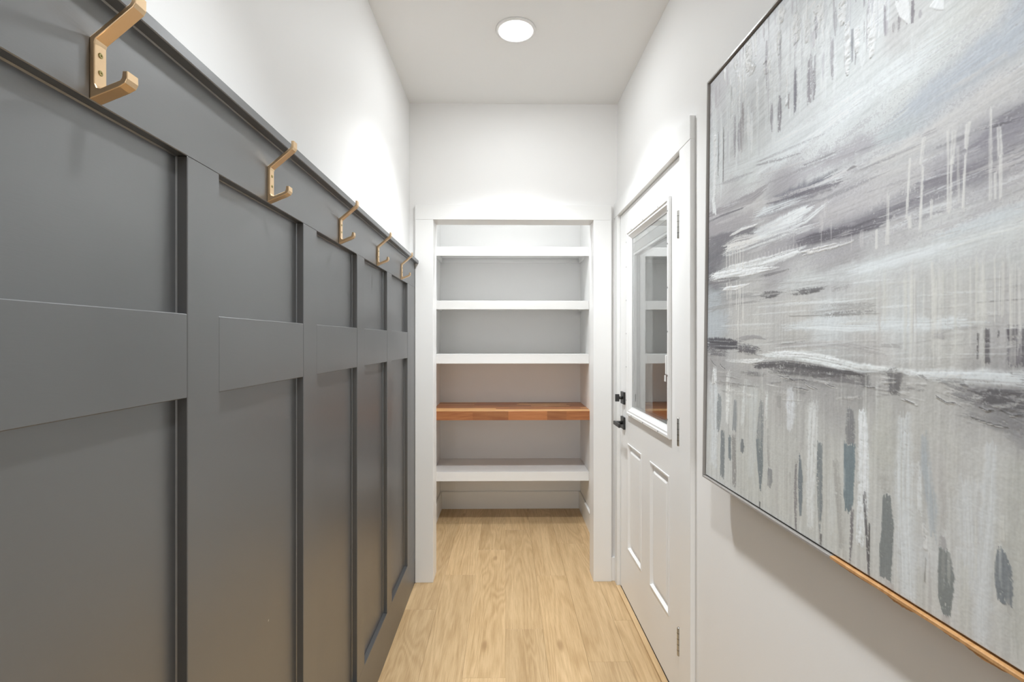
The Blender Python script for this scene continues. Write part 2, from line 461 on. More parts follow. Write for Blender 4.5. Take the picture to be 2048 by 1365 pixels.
# short pieces of baseboard
S(box('baseboard_back', OX1 + 0.1012, XR(YB) - 0.0015, YB - 0.014, YB, 0.0, 0.136, M['trim'], None, 0.0015), 'short white baseboard beside the closet casing')
def baseboard(name, x0, x1, y0, y1, label, axis):
    bmh = bmesh.new()
    bm_box(bmh, x0, x1, y0, y1, 0.0, 0.142)
    bmesh.ops.bevel(bmh, geom=[e for e in bmh.edges if all(v.co.z > 0.1 for v in e.verts)], offset=0.004, segments=2, affect='EDGES')
    return S(obj(name, finish(bmh, name), M['trim']), label)
baseboard('baseboard_closet_back', CX0 + 0.0145, CX1 - 0.0145, YC - 0.014, YC, 'white baseboard at the back of the closet', 'x')
baseboard('baseboard_closet_left', CX0, CX0 + 0.014, YB + 0.112, YC, 'white baseboard on the left side of the closet', 'y')
baseboard('baseboard_closet_right', CX1 - 0.014, CX1, YB + 0.112, YC, 'white baseboard on the right side of the closet', 'y')

# ------------------------------------------------------------------ closet shelves
SHELVES = [(2.075, 0.066, 'topmost white closet shelf, near the ceiling of the opening', 3.655),
           (1.677, 0.064, 'second white closet shelf from the top', 3.655),
           (1.282, 0.070, 'third white closet shelf from the top, just above the wooden counter', 3.655),
           (0.411, 0.067, 'lowest white closet shelf, below the wooden counter', 3.655)]
for zt, th, lab, yf in SHELVES:
    t = empty('closet_shelf', ((CX0 + CX1) / 2, (yf + YC) / 2, zt - 0.019))
    tag(t, lab, 'shelf', 'white closet shelves')
    ox, oy, oz = t.location
    def sb(n, x0, x1, y0, y1, z0, z1, bv=0.0008):
        box(n, x0 - ox, x1 - ox, y0 - oy, y1 - oy, z0 - oz, z1 - oz, M['shelf'], t, bv)
    e = 0.001
    sb('shelf_board', CX0 + e, CX1 - e, yf + 0.019, YC - e, zt - 0.019, zt)
    sb('face_board', CX0 + e, CX1 - e, yf, yf + 0.0188, zt - th, zt + 0.0005, 0.0012)
    sb('cleat', CX0 + e, CX0 + 0.019, yf + 0.05, YC - 0.02, zt - 0.056, zt - 0.0195)
    sb('cleat', CX1 - 0.019, CX1 - e, yf + 0.05, YC - 0.02, zt - 0.056, zt - 0.0195)
    sb('cleat', CX0 + 0.0195, CX1 - 0.0195, YC - 0.0195, YC - e, zt - 0.054, zt - 0.0195)

# wooden counter made of glued staves
ct = empty('wooden_counter', ((CX0 + CX1) / 2, 3.82, 0.81)); tag(ct, 'reddish butcher-block counter of glued wooden staves in the closet', 'counter')
random.seed(5)
yfront, yback, z0, z1 = 3.56, YC - 0.001, 0.8095, 0.874
rows = 13; rwid = (yback - yfront) / rows
front_cuts = [-0.536, -0.236, 0.02, 0.30, 0.44, 0.618]
for r in range(rows):
    cuts = [CX0 + 0.001]
    while cuts[-1] < CX1 - 0.30: cuts.append(cuts[-1] + random.uniform(0.20, 0.48))
    cuts.append(CX1 - 0.001)
    if r == 0: cuts = [CX0 + 0.001] + front_cuts[1:-1] + [CX1 - 0.001]
    for a, c in zip(cuts[:-1], cuts[1:]):
        if r == 0:
            # front stave: red face, pale strip glued on top
            box('stave', a - ct.location.x, c - ct.location.x, yfront - ct.location.y, yfront + 0.005 - ct.location.y, z0 - 0.81, z1 - 0.81, M['butcher'], ct, 0.0006)
        elif r == 1:
            box('stave', a - ct.location.x, c - ct.location.x, yfront + 0.005 - ct.location.y, yfront + 3 * rwid - 0.02 - ct.location.y, z0 - 0.81, z1 - 0.81, M['butcher_light'], ct, 0.0004)
        elif r >= 3:
            mt = M['butcher_light'] if random.random() < 0.14 else M['butcher']
            box('stave', a - ct.location.x, c - ct.location.x, yfront + r * rwid - (0.02 if r == 3 else 0) - ct.location.y, yfront + (r + 1) * rwid - ct.location.y, z0 - 0.81, z1 - 0.81, mt, ct, 0.0004)

# ------------------------------------------------------------------ door on the right wall
door = empty('door_1', (XR(2.3), 2.3, 0.0), WALL_TURN); S(door, 'white door with glazed upper half and two raised lower panels')
YO = 2.3
SY0, SY1, SZ0, SZ1 = 1.845 - YO, 2.766 - YO, 0.012, 2.082
GY0, GY1, GZ0, GZ1 = 1.95 - YO, 2.604 - YO, 0.992, 1.957       # outer edge of the lite frame
IN = 0.034
panels = [(2.370 - YO, 2.613 - YO, 0.280, 0.835), (1.983 - YO, 2.228 - YO, 0.280, 0.835)]
hole = (GY0 + 0.02, GY1 - 0.02, GZ0 + 0.02, GZ1 - 0.02)
DF = 0.001                                                    # slab face, about flush with the wall
slab = grid_with_holes('slab', 'x', DF, DF + 0.044, SY0, SY1, SZ0, SZ1, [hole] + panels, M['door'], door)
for q in panels:
    p = rings('raised_panel', (q, [(-0.004, DF), (-0.003, DF - 0.003), (0.003, DF - 0.003), (0.010, DF + 0.010), (0.022, DF + 0.011), (0.040, DF + 0.002), (0.060, DF + 0.002)]), M['door'], door)
lite = rings('lite_frame', ((GY0, GY1, GZ0, GZ1), [(0.0, DF), (0.0, DF - 0.010), (0.004, DF - 0.014), (0.014, DF - 0.014), (0.018, DF - 0.009), (0.026, DF - 0.009), (0.030, DF - 0.004), (0.040, DF + 0.004), (0.046, DF + 0.006), (0.046, DF + 0.040)]), M['vinyl'], door, cap=False)
for zz in (1.07, 1.245, 1.42, 1.595, 1.77, 1.90):
    lathe('screw_plug', [(0.0, 0.0), (0.0035, 0.0), (0.0035, 0.001), (0.0, 0.001)], M['plug'], lite, 12, 'x', (DF - 0.0152, GY1 - 0.009, zz))
    lathe('screw_plug', [(0.0, 0.0), (0.0035, 0.0), (0.0035, 0.001), (0.0, 0.001)], M['plug'], lite, 12, 'x', (DF - 0.0152, GY0 + 0.009, zz))
for yy in (-0.22, 0.0, 0.2):
    for zz in (GZ0 + 0.009, GZ1 - 0.009):
        lathe('screw_plug', [(0.0, 0.0), (0.0035, 0.0), (0.0035, 0.001), (0.0, 0.001)], M['plug'], lite, 12, 'x', (DF - 0.0152, yy, zz))
g = (GY0 + 0.046, GY1 - 0.046, GZ0 + 0.046, GZ1 - 0.046)
box('glass_pane', DF + 0.008, DF + 0.012, g[0], g[1], g[2], g[3], M['glass'], door)
box('glass_pane', DF + 0.032, DF + 0.036, g[0], g[1], g[2], g[3], M['glass'], door)
bl = empty('blind'); bl.parent = door; bl['label'] = 'raised white mini blind between the panes'
box('headrail', DF + 0.0135, DF + 0.030, g[0] + 0.002, g[1] - 0.002, g[3] - 0.026, g[3] - 0.001, M['vinyl'], bl, 0.001)
for k in range(14):
    box('slat', DF + 0.0145, DF + 0.029, g[0] + 0.010, g[1] - 0.010, g[3] - 0.0305 - k * 0.0032, g[3] - 0.0287 - k * 0.0032, M['vinyl'], bl)
box('bottom_rail', DF + 0.0145, DF + 0.029, g[0] + 0.010, g[1] - 0.010, g[3] - 0.087, g[3] - 0.0755, M['vinyl'], bl, 0.001)
for yy in (g[0] + 0.0035, g[1] - 0.0115):
    box('side_track', DF + 0.0135, DF + 0.030, yy, yy + 0.008, g[2] + 0.001, g[3] - 0.028, M['vinyl'], bl, 0.0008)
sl = box('slider', DF - 0.006, DF + 0.006, g[0] + 0.003, g[0] + 0.017, 1.245, 1.325, M['vinyl'], door, 0.003, 2)
box('slider_grip', DF - 0.010, DF - 0.0055, g[0] + 0.006, g[0] + 0.014, 1.217, 1.243, M['vinyl'], sl, 0.001)

for zc in (1.8215, 1.0395, 0.250):
    h = lathe('hinge', [(0.0, -0.053), (0.0045, -0.053), (0.0056, -0.050), (0.0056, 0.050), (0.0045, 0.053), (0.0, 0.053)], M['nickel'], door, 16, 'z', (DF - 0.0078, SY0 + 0.010, zc))
    for q in (-0.032, -0.0105, 0.0105, 0.032):
        lathe('knuckle_joint', [(0.0, q - 0.0006), (0.0060, q - 0.0006), (0.0060, q + 0.0006), (0.0, q + 0.0006)], M['black'], h, 16, 'z', (DF - 0.0078, SY0 + 0.010, zc))

db = empty('deadbolt', (DF, 2.700 - YO, 1.070)); db.parent = door; db['label'] = 'black square deadbolt with thumb turn'
box('plate', -0.011, -0.0002, -0.033, 0.033, -0.033, 0.033, M['black'], db, 0.0012)
lathe('turn_stem', [(0.0, -0.026), (0.008, -0.026), (0.008, -0.0112), (0.0, -0.0112)], M['black'], db, 20, 'x', (0, 0, 0))
box('thumb_turn', -0.048, -0.026, -0.0055, 0.0055, -0.02, 0.02, M['black'], db, 0.0015)
hd = empty('door_handle', (DF, 2.700 - YO, 0.934)); hd.parent = door; hd['label'] = 'black lever handle on a square plate'
box('rose', -0.011, -0.0002, -0.033, 0.033, -0.033, 0.033, M['black'], hd, 0.0012)
lathe('lever_stem', [(0.0, -0.044), (0.010, -0.044), (0.010, -0.0112), (0.0, -0.0112)], M['black'], hd, 20, 'x', (0, 0, 0))
bm = bmesh.new(); bm_box(bm, -0.056, -0.044, -0.108, 0.013, -0.010, 0.010)
obj('lever', finish(bm, 'lever', 0.002, 2), M['black'], hd)

# casing and jamb of the door
dc = empty('trim_3', (XR(2.3), 2.3, 0.0), WALL_TURN); S(dc, 'white flat casing around the glazed door')
FT = 0.018
box('side_casing', -FT, 0.0, 1.712 - YO, 1.818 - YO, 0.0, 2.086, M['trim'], dc, 0.0015)
box('side_casing', -FT, 0.0, 2.776 - YO, YB - 0.0145 - YO, 0.0, 2.086, M['trim'], dc, 0.0015)
box('head_casing', -FT - 0.001, 0.0, 1.712 - YO, YB - 0.001 - YO, 2.086, 2.168, M['trim'], dc, 0.0015)
box('jamb', 0.0, 0.11, D0 - 0.018 - YO, 1.842 - YO, 0.0, DTOP, M['trim'], dc, 0.0005)
box('jamb', 0.0, 0.11, 2.769 - YO, D1 + 0.018 - YO, 0.0, DTOP, M['trim'], dc, 0.0005)
box('head_jamb', 0.0, 0.11, D0 - 0.018 - YO, D1 + 0.018 - YO, 2.0845, DTOP + 0.018, M['trim'], dc, 0.0005)
box('door_stop', 0.046, 0.058, D0 - YO, D1 - YO, 2.06, 2.084, M['trim'], dc)

th = empty('trim_4', (XR(2.3), 2.3, 0.0), WALL_TURN); S(th, 'oak threshold strip under the glazed door')
bm = bmesh.new(); bm_box(bm, -0.026, 0.000, 1.76 - YO, 2.775 - YO, 0.0, 0.009)
obj('threshold_strip', finish(bm, 'threshold_strip', 0.003, 2), M['threshold'], th)
box('door_gap_shade', 0.0005, 0.10, 1.84 - YO, 2.77 - YO, 0.0, 0.0095, M['black_gap'], th)  # near-black strip puts the shade of the gap under the door into colour

# ------------------------------------------------------------------ coat hooks
HP = [(0, 0), (0.036, 0.0150), (0.0440, 0.0195), (0.0468, 0.0250), (0.0465, 0.0345), (0.0405, 0.0345), (0.0395, 0.0262), (0.0375, 0.0230),
      (0.0130, 0.0128), (0.0085, 0.0138), (0.0062, 0.0185), (0.0060, 0.0700), (0.0075, 0.0745), (0.0540, 0.1145), (0.0568, 0.1195), (0.0570, 0.1330),
      (0.0515, 0.1330), (0.0513, 0.1215), (0.0490, 0.1180), (0.0, 0.0770)]
def hook_mesh():
    w = 0.019
    bmk = bmesh.new()
    f = bmk.faces.new([bmk.verts.new((p, 0.0, z)) for p, z in HP])
    r = bmesh.ops.extrude_face_region(bmk, geom=[f])
    bmesh.ops.translate(bmk, verts=[v for v in r['geom'] if isinstance(v, bmesh.types.BMVert)], vec=(0, w, 0))
    side = [e for e in bmk.edges if abs(e.verts[0].co.y - e.verts[1].co.y) < 1e-6]
    bmesh.ops.bevel(bmk, geom=side, offset=0.0011, segments=2, profile=0.5, affect='EDGES')
    bmesh.ops.triangulate(bmk, faces=[f for f in bmk.faces if len(f.verts) > 4])
    return finish(bmk, 'hook_body')
HM = hook_mesh(); HM.materials.append(M['brass'])

def screw_mesh():
    bms = bmesh.new()
    n = 16; prev = None
    for r, h in ((0.0034, 0.0), (0.0034, 0.0006), (0.0027, 0.0010), (0.0012, 0.0009), (0.0010, 0.0002)):
        cur = [bms.verts.new((h, r * math.cos(2 * math.pi * k / n), r * math.sin(2 * math.pi * k / n))) for k in range(n)]
        if prev:
            for k in range(n): bms.faces.new([prev[k], prev[(k + 1) % n], cur[(k + 1) % n], cur[k]])
        prev = cur
    bms.faces.new(prev)
    return finish(bms, 'screw')

SM = screw_mesh(); SM.materials.append(M['screw'])
HOOKS = [(0.622, 'gold coat hook nearest the camera, largest of the row of five'),
         (1.081, 'second nearest gold coat hook on the dark top rail'),
         (1.542, 'middle one of the five gold coat hooks'),
         (1.994, 'second farthest gold coat hook on the dark top rail'),
         (2.452, 'farthest gold coat hook, right beside the closet casing')]
for y, lab in HOOKS:
    h = empty('coat_hook', (XF, y, 1.686)); tag(h, lab, 'coat hook', 'gold coat hooks on the top rail')
    obj('hook_body', HM, None, h)
    for z in (0.036, 0.058):
        s = obj('screw', SM, None, h); s.location = (0.0060, 0.0095, z)

# ------------------------------------------------------------------ ceiling lights
def downlight(x, y, strength, beam, angle, label):
    t = empty('ceiling_light', (x, y, CEIL)); tag(t, label, 'ceiling light')
    lathe('trim_ring', [(0.066, -0.001), (0.068, -0.006), (0.078, -0.0085), (0.086, -0.006), (0.0885, -0.0005), (0.066, -0.0002)], M['trim'], t)
    lathe('lens', [(0.0672, -0.0015), (0.0665, -0.005), (0.055, -0.0095), (0.035, -0.012), (0.015, -0.0132), (0.0, -0.0134)], emit('lens_light', (0.94, 0.975, 1.0, 1), strength), t)
    ld = bpy.data.lights.new('downlight_beam', 'SPOT'); ld.shadow_soft_size = 0.06
    ld.spot_size = math.radians(angle); ld.spot_blend = 1.0; ld.energy = beam; ld.color = (0.94, 0.975, 1.0)
    lo = bpy.data.objects.new('beam', ld); COL.objects.link(lo); lo.parent = t; lo.location = (0, 0, -0.016)
    return t
downlight(0.045, 2.17, *FAR_LIGHT, 'round white recessed ceiling light glowing above the closet end of the hall')
downlight(0.045, 0.72, *MID_LIGHT, 'round white recessed ceiling light above the middle of the hall, over the painting')
downlight(0.04, 3.12, *CLOSET_LIGHT, 'round white recessed light in the closet ceiling')
# underpainting: (u, v) on the canvas in half millimetres from its far top corner, then colour
UNDER = [
    (96,92,190,192,198), (106,450,200,207,211), (112,687,198,203,204), (390,162,200,206,210), (584,93,190,196,202),
    (752,81,196,202,207), (902,243,204,211,215), (906,480,200,206,209), (1146,358,200,207,211), (1149,568,200,207,209),
    (1319,504,208,215,218), (1321,660,199,206,207), (1403,557,186,186,187), (1515,597,194,197,197), (1598,665,196,200,198),
    (1686,694,193,193,189), (1793,752,168,176,186), (1794,864,176,186,190), (1739,819,171,178,186), (1660,841,170,177,186),
    (1553,858,171,178,187), (1466,863,176,182,187), (1426,765,196,201,200), (1551,739,192,197,197), (1301,805,194,201,203),
    (1152,701,205,212,215), (765,703,203,210,213), (504,705,198,204,205), (1040,809,200,206,208), (1256,874,182,185,187),
    (1428,894,172,180,184), (1601,925,187,187,187), (1789,935,187,186,185), (1702,917,186,185,184), (1790,1035,150,148,156),
    (1742,1066,146,144,152), (1676,1067,150,148,156), (1572,1072,158,156,163), (1468,1036,183,182,182), (1326,1004,184,183,184),
    (1209,1038,176,174,178), (1075,1077,172,170,174), (769,909,160,158,164), (509,884,188,187,187), (115,805,185,184,187),
    (118,923,165,162,168), (122,1070,120,119,126), (126,1188,128,127,132), (412,1041,150,148,152), (416,1200,170,170,170),
    (695,1192,160,158,162), (919,1144,140,137,145), (1212,1185,140,137,145), (1213,1258,170,169,170), (1433,1200,176,175,177),
    (1605,1212,190,192,192), (1791,1160,182,181,181), (1792,1247,196,200,199), (1606,1312,193,198,199), (1793,1346,190,194,193),
    (1332,1347,196,201,202), (922,1293,186,188,187), (519,1315,180,180,178), (97,1331,168,176,181), (421,1436,182,181,178),
    (925,1441,186,185,181), (1333,1449,184,184,180), (1608,1440,186,186,182), (1795,1457,178,178,178), (101,1479,171,179,184),
    (523,1517,184,184,180), (1083,1509,198,205,208), (1437,1520,194,199,200), (1682,1514,192,193,190), (1795,1519,186,186,184),
    (928,1589,180,179,175), (1336,1602,182,180,178), (1610,1597,186,186,181), (1748,1581,170,168,170), (107,1714,160,158,158),
    (528,1718,176,175,172), (931,1736,162,161,160), (1221,1749,160,159,157), (1440,1743,172,171,168), (1612,1724,184,183,178),
    (1698,1715,150,149,150), (1798,1716,140,139,142), (1798,1790,150,149,151), (1699,1794,176,175,172), (145,1915,188,191,189),
    (155,2289,192,195,192), (532,1869,186,188,183), (540,2242,188,190,184), (789,1838,172,171,168), (793,2061,184,185,180),
    (798,2284,188,189,183), (999,1914,184,185,181), (1117,1836,165,164,163), (1121,2085,187,188,182), (1097,2304,190,191,185),
    (1279,2305,190,191,187), (1362,1935,184,185,178), (1426,2082,190,191,187), (1515,1826,186,186,181), (1584,1959,184,182,179),
    (1521,2248,192,195,196), (1645,2011,190,192,190), (1700,1887,190,191,188), (1776,1906,180,181,175), (1802,2084,182,183,177),
    (1677,2272,192,193,191), (1757,2332,190,191,188), (1810,2324,185,186,180), (1556,2335,188,188,183),
]
# brush strokes: direction, (u, v, half width) triples in half millimetres, colour, opacity, softness, dryness, relief
STROKES = [
    ('h',[110,598,74,597,683,86,1039,709,81,1343,697,77,1567,696,66],(206,214,218),0.55,0.9,0,0),
    ('h',[505,743,10,911,738,17,1253,713,11],(214,221,225),0.6,0.7,0,0),
    ('h',[683,648,7,1038,678,10,1299,674,7],(214,220,223),0.5,0.7,0,0),
    ('h',[1408,853,33,1519,834,46,1645,813,50,1739,800,55,1821,777,58],(167,176,187),0.8,0.85,0,0),
    ('h',[1291,879,26,1428,897,37,1520,900,23],(171,180,185),0.7,0.85,0,0),
    ('h',[1348,969,25,1520,956,38,1661,931,41,1811,904,49],(188,187,186),0.75,0.8,0,0),
    ('h',[1569,844,7,1645,848,10,1727,838,7],(190,187,184),0.5,0.8,0,0),
    ('h',[768,852,34,1041,859,50,1256,878,54,1357,884,34],(162,160,168),0.75,0.8,0.35,0),
    ('h',[710,915,19,915,939,36,1087,936,22],(112,113,126),0.9,0.75,0.15,0),
    ('h',[668,932,21,915,956,30,1101,968,23,1162,972,8],(118,115,124),0.9,0.5,0.45,0),
    ('h',[408,872,7,769,923,8,1043,942,7,1245,938,4],(192,191,193),0.85,0.4,0.2,0),
    ('h',[1182,938,6,1237,939,4],(120,118,122),0.8,0.4,0.3,0),
    ('h',[984,1075,41,1210,1075,46,1391,1067,33,1504,1056,23],(180,178,180),0.6,0.8,0.2,0),
    ('h',[885,1137,26,1211,1152,31,1371,1144,42,1523,1127,48,1677,1111,41,1813,1100,43],(140,138,146),0.85,0.6,0.2,0),
    ('h',[919,1150,23,1076,1160,26,1211,1170,22,1361,1167,22],(104,101,110),0.9,0.4,0.15,0),
    ('h',[1186,1146,9,1350,1139,12,1488,1136,8],(126,124,132),0.8,0.5,0.2,0),
    ('h',[1505,1095,20,1604,1097,24,1690,1099,13],(128,125,134),0.7,0.6,0.1,0),
    ('h',[1648,1043,17,1729,1032,33,1813,1033,39],(138,136,146),0.85,0.6,0.15,0),
    ('h',[1716,996,5,1754,996,13,1812,994,16],(128,126,134),0.8,0.4,0.55,0),
    ('h',[1661,996,3,1722,1008,5,1790,1018,4],(112,110,118),0.8,0.4,0.5,0),
    ('h',[1677,1115,8,1743,1118,19,1814,1112,27],(184,182,182),0.8,0.6,0,0),
    ('h',[1257,955,18,1429,962,27,1554,962,19],(187,187,187),0.7,0.7,0,0),
    ('h',[1258,1008,13,1468,1020,16,1603,1025,9],(184,183,183),0.6,0.7,0,0),
    ('h',[-6,810,15,298,831,25,508,848,28,636,837,17],(146,142,149),0.85,0.35,0,0),
    ('h',[-5,853,6,180,857,7,459,880,4],(112,110,118),0.8,0.4,0,0),
    ('h',[-3,902,61,300,925,55,548,959,43],(160,157,162),0.8,0.5,0,0),
    ('h',[-1,970,28,183,978,23,357,993,16,559,1001,17],(118,116,124),0.85,0.5,0,0),
    ('h',[2,1080,92,122,1056,82,314,1043,49,559,1026,25],(116,115,122),0.85,0.4,0.1,0),
    ('h',[4,1166,46,125,1173,29],(112,111,118),0.85,0.3,0.2,0),
    ('h',[313,994,8,411,988,8,568,996,5],(212,213,212),0.9,0.2,0,0.3),
    ('h',[557,947,27,710,957,26,916,969,11],(204,212,216),0.85,0.5,0,0),
    ('h',[536,1041,25,772,1042,39,917,1027,32,998,1021,12],(212,219,222),0.9,0.4,0.05,0),
    ('h',[513,1057,18,773,1074,23,951,1067,15,1074,1034,8],(210,216,218),0.85,0.4,0.1,0),
    ('h',[234,1084,20,606,1090,27,884,1102,17,1009,1101,6],(211,216,216),0.9,0.4,0.15,0.2),
    ('h',[228,1052,23,359,1047,40,463,1057,39,570,1068,25],(213,213,210),0.95,0.3,0.1,0.2),
    ('h',[60,1197,21,307,1190,33,695,1197,26,940,1186,15],(215,220,220),0.95,0.3,0.08,0.25),
    ('h',[87,1200,30,416,1218,24,716,1233,7],(226,229,228),0.95,0.3,0.05,0.3),
    ('h',[920,1203,13,1106,1209,12,1225,1209,5],(205,205,203),0.8,0.3,0.6,0.4),
    ('h',[191,1279,9,365,1289,12,479,1283,5],(226,227,226),0.95,0.3,0,0.3),
    ('h',[6,1217,15,190,1230,20,390,1238,11],(130,128,130),0.8,0.4,0.5,0),
    ('h',[610,1259,7,717,1259,7,815,1256,3],(120,118,120),0.8,0.4,0.3,0),
    ('h',[30,1332,24,366,1332,19,590,1347,15],(150,150,151),0.75,0.6,0.1,0),
    ('h',[608,1353,20,719,1356,16,786,1356,9],(104,102,104),0.85,0.3,0.5,0),
    ('h',[864,1363,13,957,1364,17,1074,1366,10],(104,102,104),0.85,0.3,0.5,0),
    ('h',[1114,1372,13,1202,1370,9],(150,149,150),0.7,0.3,0.6,0),
    ('h',[31,1386,18,254,1378,14,567,1375,7],(148,147,147),0.7,0.6,0.2,0),
    ('h',[778,1319,34,1214,1328,46,1525,1309,42,1745,1288,32,1815,1277,24],(195,201,202),0.7,0.8,0,0),
    ('h',[1214,1322,20,1415,1309,23,1606,1297,10],(203,210,214),0.8,0.6,0,0),
    ('h',[1574,1262,15,1679,1255,24,1757,1250,26,1815,1246,18],(189,198,203),0.75,0.7,0,0),
    ('h',[1606,1305,4,1719,1290,4,1816,1289,3],(203,206,204),0.6,0.6,0,0),
    ('h',[991,1455,14,1110,1448,25,1322,1452,14],(150,149,148),0.6,0.3,0.65,0),
    ('h',[1053,1473,10,1217,1473,13,1311,1468,9],(120,118,120),0.6,0.3,0.75,0),
    ('h',[819,1463,3,1082,1472,3,1355,1479,2],(140,138,136),0.7,0.4,0.3,0),
    ('h',[1695,1468,3,1747,1468,3,1818,1469,2],(118,116,118),0.8,0.4,0.4,0),
    ('h',[1753,1440,13,1817,1437,15],(150,149,150),0.6,0.5,0.6,0),
    ('h',[820,1512,18,1053,1504,34,1312,1516,31,1528,1523,26,1675,1517,15],(200,207,210),0.85,0.6,0.05,0),
    ('h',[892,1514,6,1218,1532,9,1398,1527,5],(207,214,217),0.7,0.5,0,0),
    ('h',[8,1315,52,192,1328,43],(168,177,182),0.7,0.6,0,0),
    ('h',[13,1482,67,291,1485,55],(170,178,184),0.75,0.4,0,0),
    ('h',[16,1591,39,199,1590,37,415,1594,24],(86,85,92),0.95,0.3,0.1,0),
    ('h',[373,1613,24,501,1616,30,596,1624,22],(100,98,103),0.9,0.3,0.6,0),
    ('h',[38,1645,21,261,1645,17],(110,108,112),0.8,0.4,0.5,0),
    ('h',[398,1562,13,548,1552,12,682,1563,5],(146,144,147),0.8,0.5,0.3,0),
    ('h',[764,1595,11,928,1585,19,1167,1586,19,1336,1605,15],(167,165,165),0.8,0.6,0.1,0),
    ('h',[783,1590,7,927,1574,3],(140,139,137),0.7,0.5,0,0),
    ('h',[41,1741,75,429,1755,65,787,1748,67,1115,1741,58,1359,1739,47],(158,157,157),0.6,0.8,0.1,0),
    ('h',[551,1692,20,785,1676,23,1026,1684,22,1220,1688,16,1292,1686,12],(98,96,99),0.95,0.3,0.4,0),
    ('h',[706,1708,16,930,1705,19,1115,1706,15],(112,110,112),0.9,0.4,0.5,0),
    ('h',[1057,1710,14,1169,1713,17,1269,1718,12],(122,120,122),0.8,0.4,0.4,0),
    ('h',[896,1739,21,1143,1738,19],(140,139,140),0.6,0.6,0.3,0),
    ('v',[1280,1682,28,1293,1733,23],(118,116,117),0.85,0.5,0.45,0),
    ('v',[1416,1662,40,1409,1747,24],(108,106,108),0.9,0.4,0.45,0),
    ('h',[1619,1709,25,1684,1723,40,1750,1741,49,1821,1762,54],(134,133,135),0.85,0.6,0.25,0),
    ('h',[1656,1719,16,1724,1725,22,1820,1731,22],(104,102,105),0.85,0.4,0.5,0),
    ('h',[1671,1779,16,1751,1786,19,1821,1800,24],(140,139,141),0.75,0.5,0.35,0),
    ('h',[1763,1809,16,1821,1822,24],(150,149,151),0.7,0.6,0.3,0),
    ('h',[1698,1704,8,1820,1701,10],(98,96,100),0.8,0.4,0.6,0),
    ('v',[1778,1531,20,1777,1637,18],(112,109,116),0.75,0.4,0.55,0),
    ('v',[1770,1537,14,1773,1574,10],(84,80,88),0.85,0.4,0.4,0),
    ('v',[1708,1535,11,1710,1632,9],(96,93,98),0.85,0.4,0.5,0),
    ('v',[1686,1548,4,1685,1622,3],(104,102,104),0.85,0.4,0.4,0),
    ('v',[1740,1542,3,1739,1563,3],(96,94,98),0.8,0.4,0.2,0),
    ('v',[1803,1538,8,1801,1636,7],(104,101,107),0.8,0.4,0.5,0),
    ('h',[1546,1556,10,1586,1557,12],(150,148,150),0.7,0.4,0.5,0),
    ('h',[1346,1585,7,1438,1589,8],(160,159,158),0.7,0.4,0.5,0),
    ('h',[291,1683,7,527,1678,13,663,1660,6],(208,210,209),0.95,0.4,0.15,0.2),
    ('h',[619,1645,7,859,1637,22,1056,1651,22,1268,1670,18,1400,1669,8],(206,212,213),0.95,0.45,0.12,0.2),
    ('h',[1194,1669,7,1358,1665,12,1530,1670,6],(200,203,202),0.8,0.6,0.2,0.1),
    ('h',[1439,1676,8,1580,1673,22,1697,1669,24,1820,1665,22],(204,209,211),0.9,0.55,0.1,0.15),
    ('h',[704,1635,12,929,1627,15,1168,1642,7],(214,219,220),0.85,0.4,0.05,0.2),
    ('h',[1547,1669,10,1684,1665,13,1820,1665,12],(200,207,211),0.8,0.6,0,0),
    ('h',[427,1682,10,619,1669,7],(214,214,212),0.9,0.3,0.1,0.2),
    ('h',[73,1686,4,101,1706,4,133,1716,3],(104,103,102),0.8,0.3,0,0.5),
    ('h',[74,1693,2,101,1712,2,134,1722,2],(208,208,204),0.7,0.3,0,0.6),
    ('h',[190,1704,3,209,1717,3,251,1729,3],(104,103,102),0.8,0.3,0,0.5),
    ('h',[190,1710,2,209,1724,2,251,1735,2],(208,208,204),0.7,0.3,0,0.6),
    ('h',[767,1731,3,809,1735,3,839,1728,3],(104,103,102),0.8,0.3,0,0.5),
    ('h',[767,1736,2,809,1740,2,839,1733,2],(208,208,204),0.7,0.3,0,0.6),
    ('h',[843,1734,3,868,1743,3,890,1744,3],(104,103,102),0.8,0.3,0,0.5),
    ('h',[843,1739,2,868,1748,2,890,1748,2],(208,208,204),0.7,0.3,0,0.6),
    ('h',[957,1747,2,990,1758,2,1028,1765,2],(104,103,102),0.8,0.3,0,0.5),
    ('h',[958,1751,2,990,1763,2,1028,1769,2],(208,208,204),0.7,0.3,0,0.6),
    ('h',[1081,1736,2,1107,1745,2,1148,1749,2],(104,103,102),0.8,0.3,0,0.5),
    ('h',[1081,1740,2,1107,1749,2,1148,1753,2],(208,208,204),0.7,0.3,0,0.6),
    ('h',[883,1774,3,931,1772,3,978,1776,2],(104,103,102),0.8,0.3,0,0.5),
    ('h',[883,1779,2,931,1777,2,978,1780,2],(208,208,204),0.7,0.3,0,0.6),
    ('h',[1269,1728,2,1304,1734,2,1338,1729,2],(104,103,102),0.8,0.3,0,0.5),
    ('h',[1270,1732,1,1304,1738,1,1338,1733,1],(208,208,204),0.7,0.3,0,0.6),
    ('h',[1441,1754,2,1478,1764,2,1500,1767,2],(104,103,102),0.8,0.3,0,0.5),
    ('h',[1441,1758,1,1478,1767,1,1500,1771,1],(208,208,204),0.7,0.3,0,0.6),
    ('h',[1558,1732,2,1597,1749,2,1621,1746,2],(104,103,102),0.8,0.3,0,0.5),
    ('h',[1558,1735,1,1597,1752,1,1621,1749,1],(208,208,204),0.7,0.3,0,0.6),
    ('h',[1685,1746,2,1712,1755,2,1731,1750,2],(104,103,102),0.8,0.3,0,0.5),
    ('h',[1685,1749,1,1712,1758,1,1731,1753,1],(208,208,204),0.7,0.3,0,0.6),
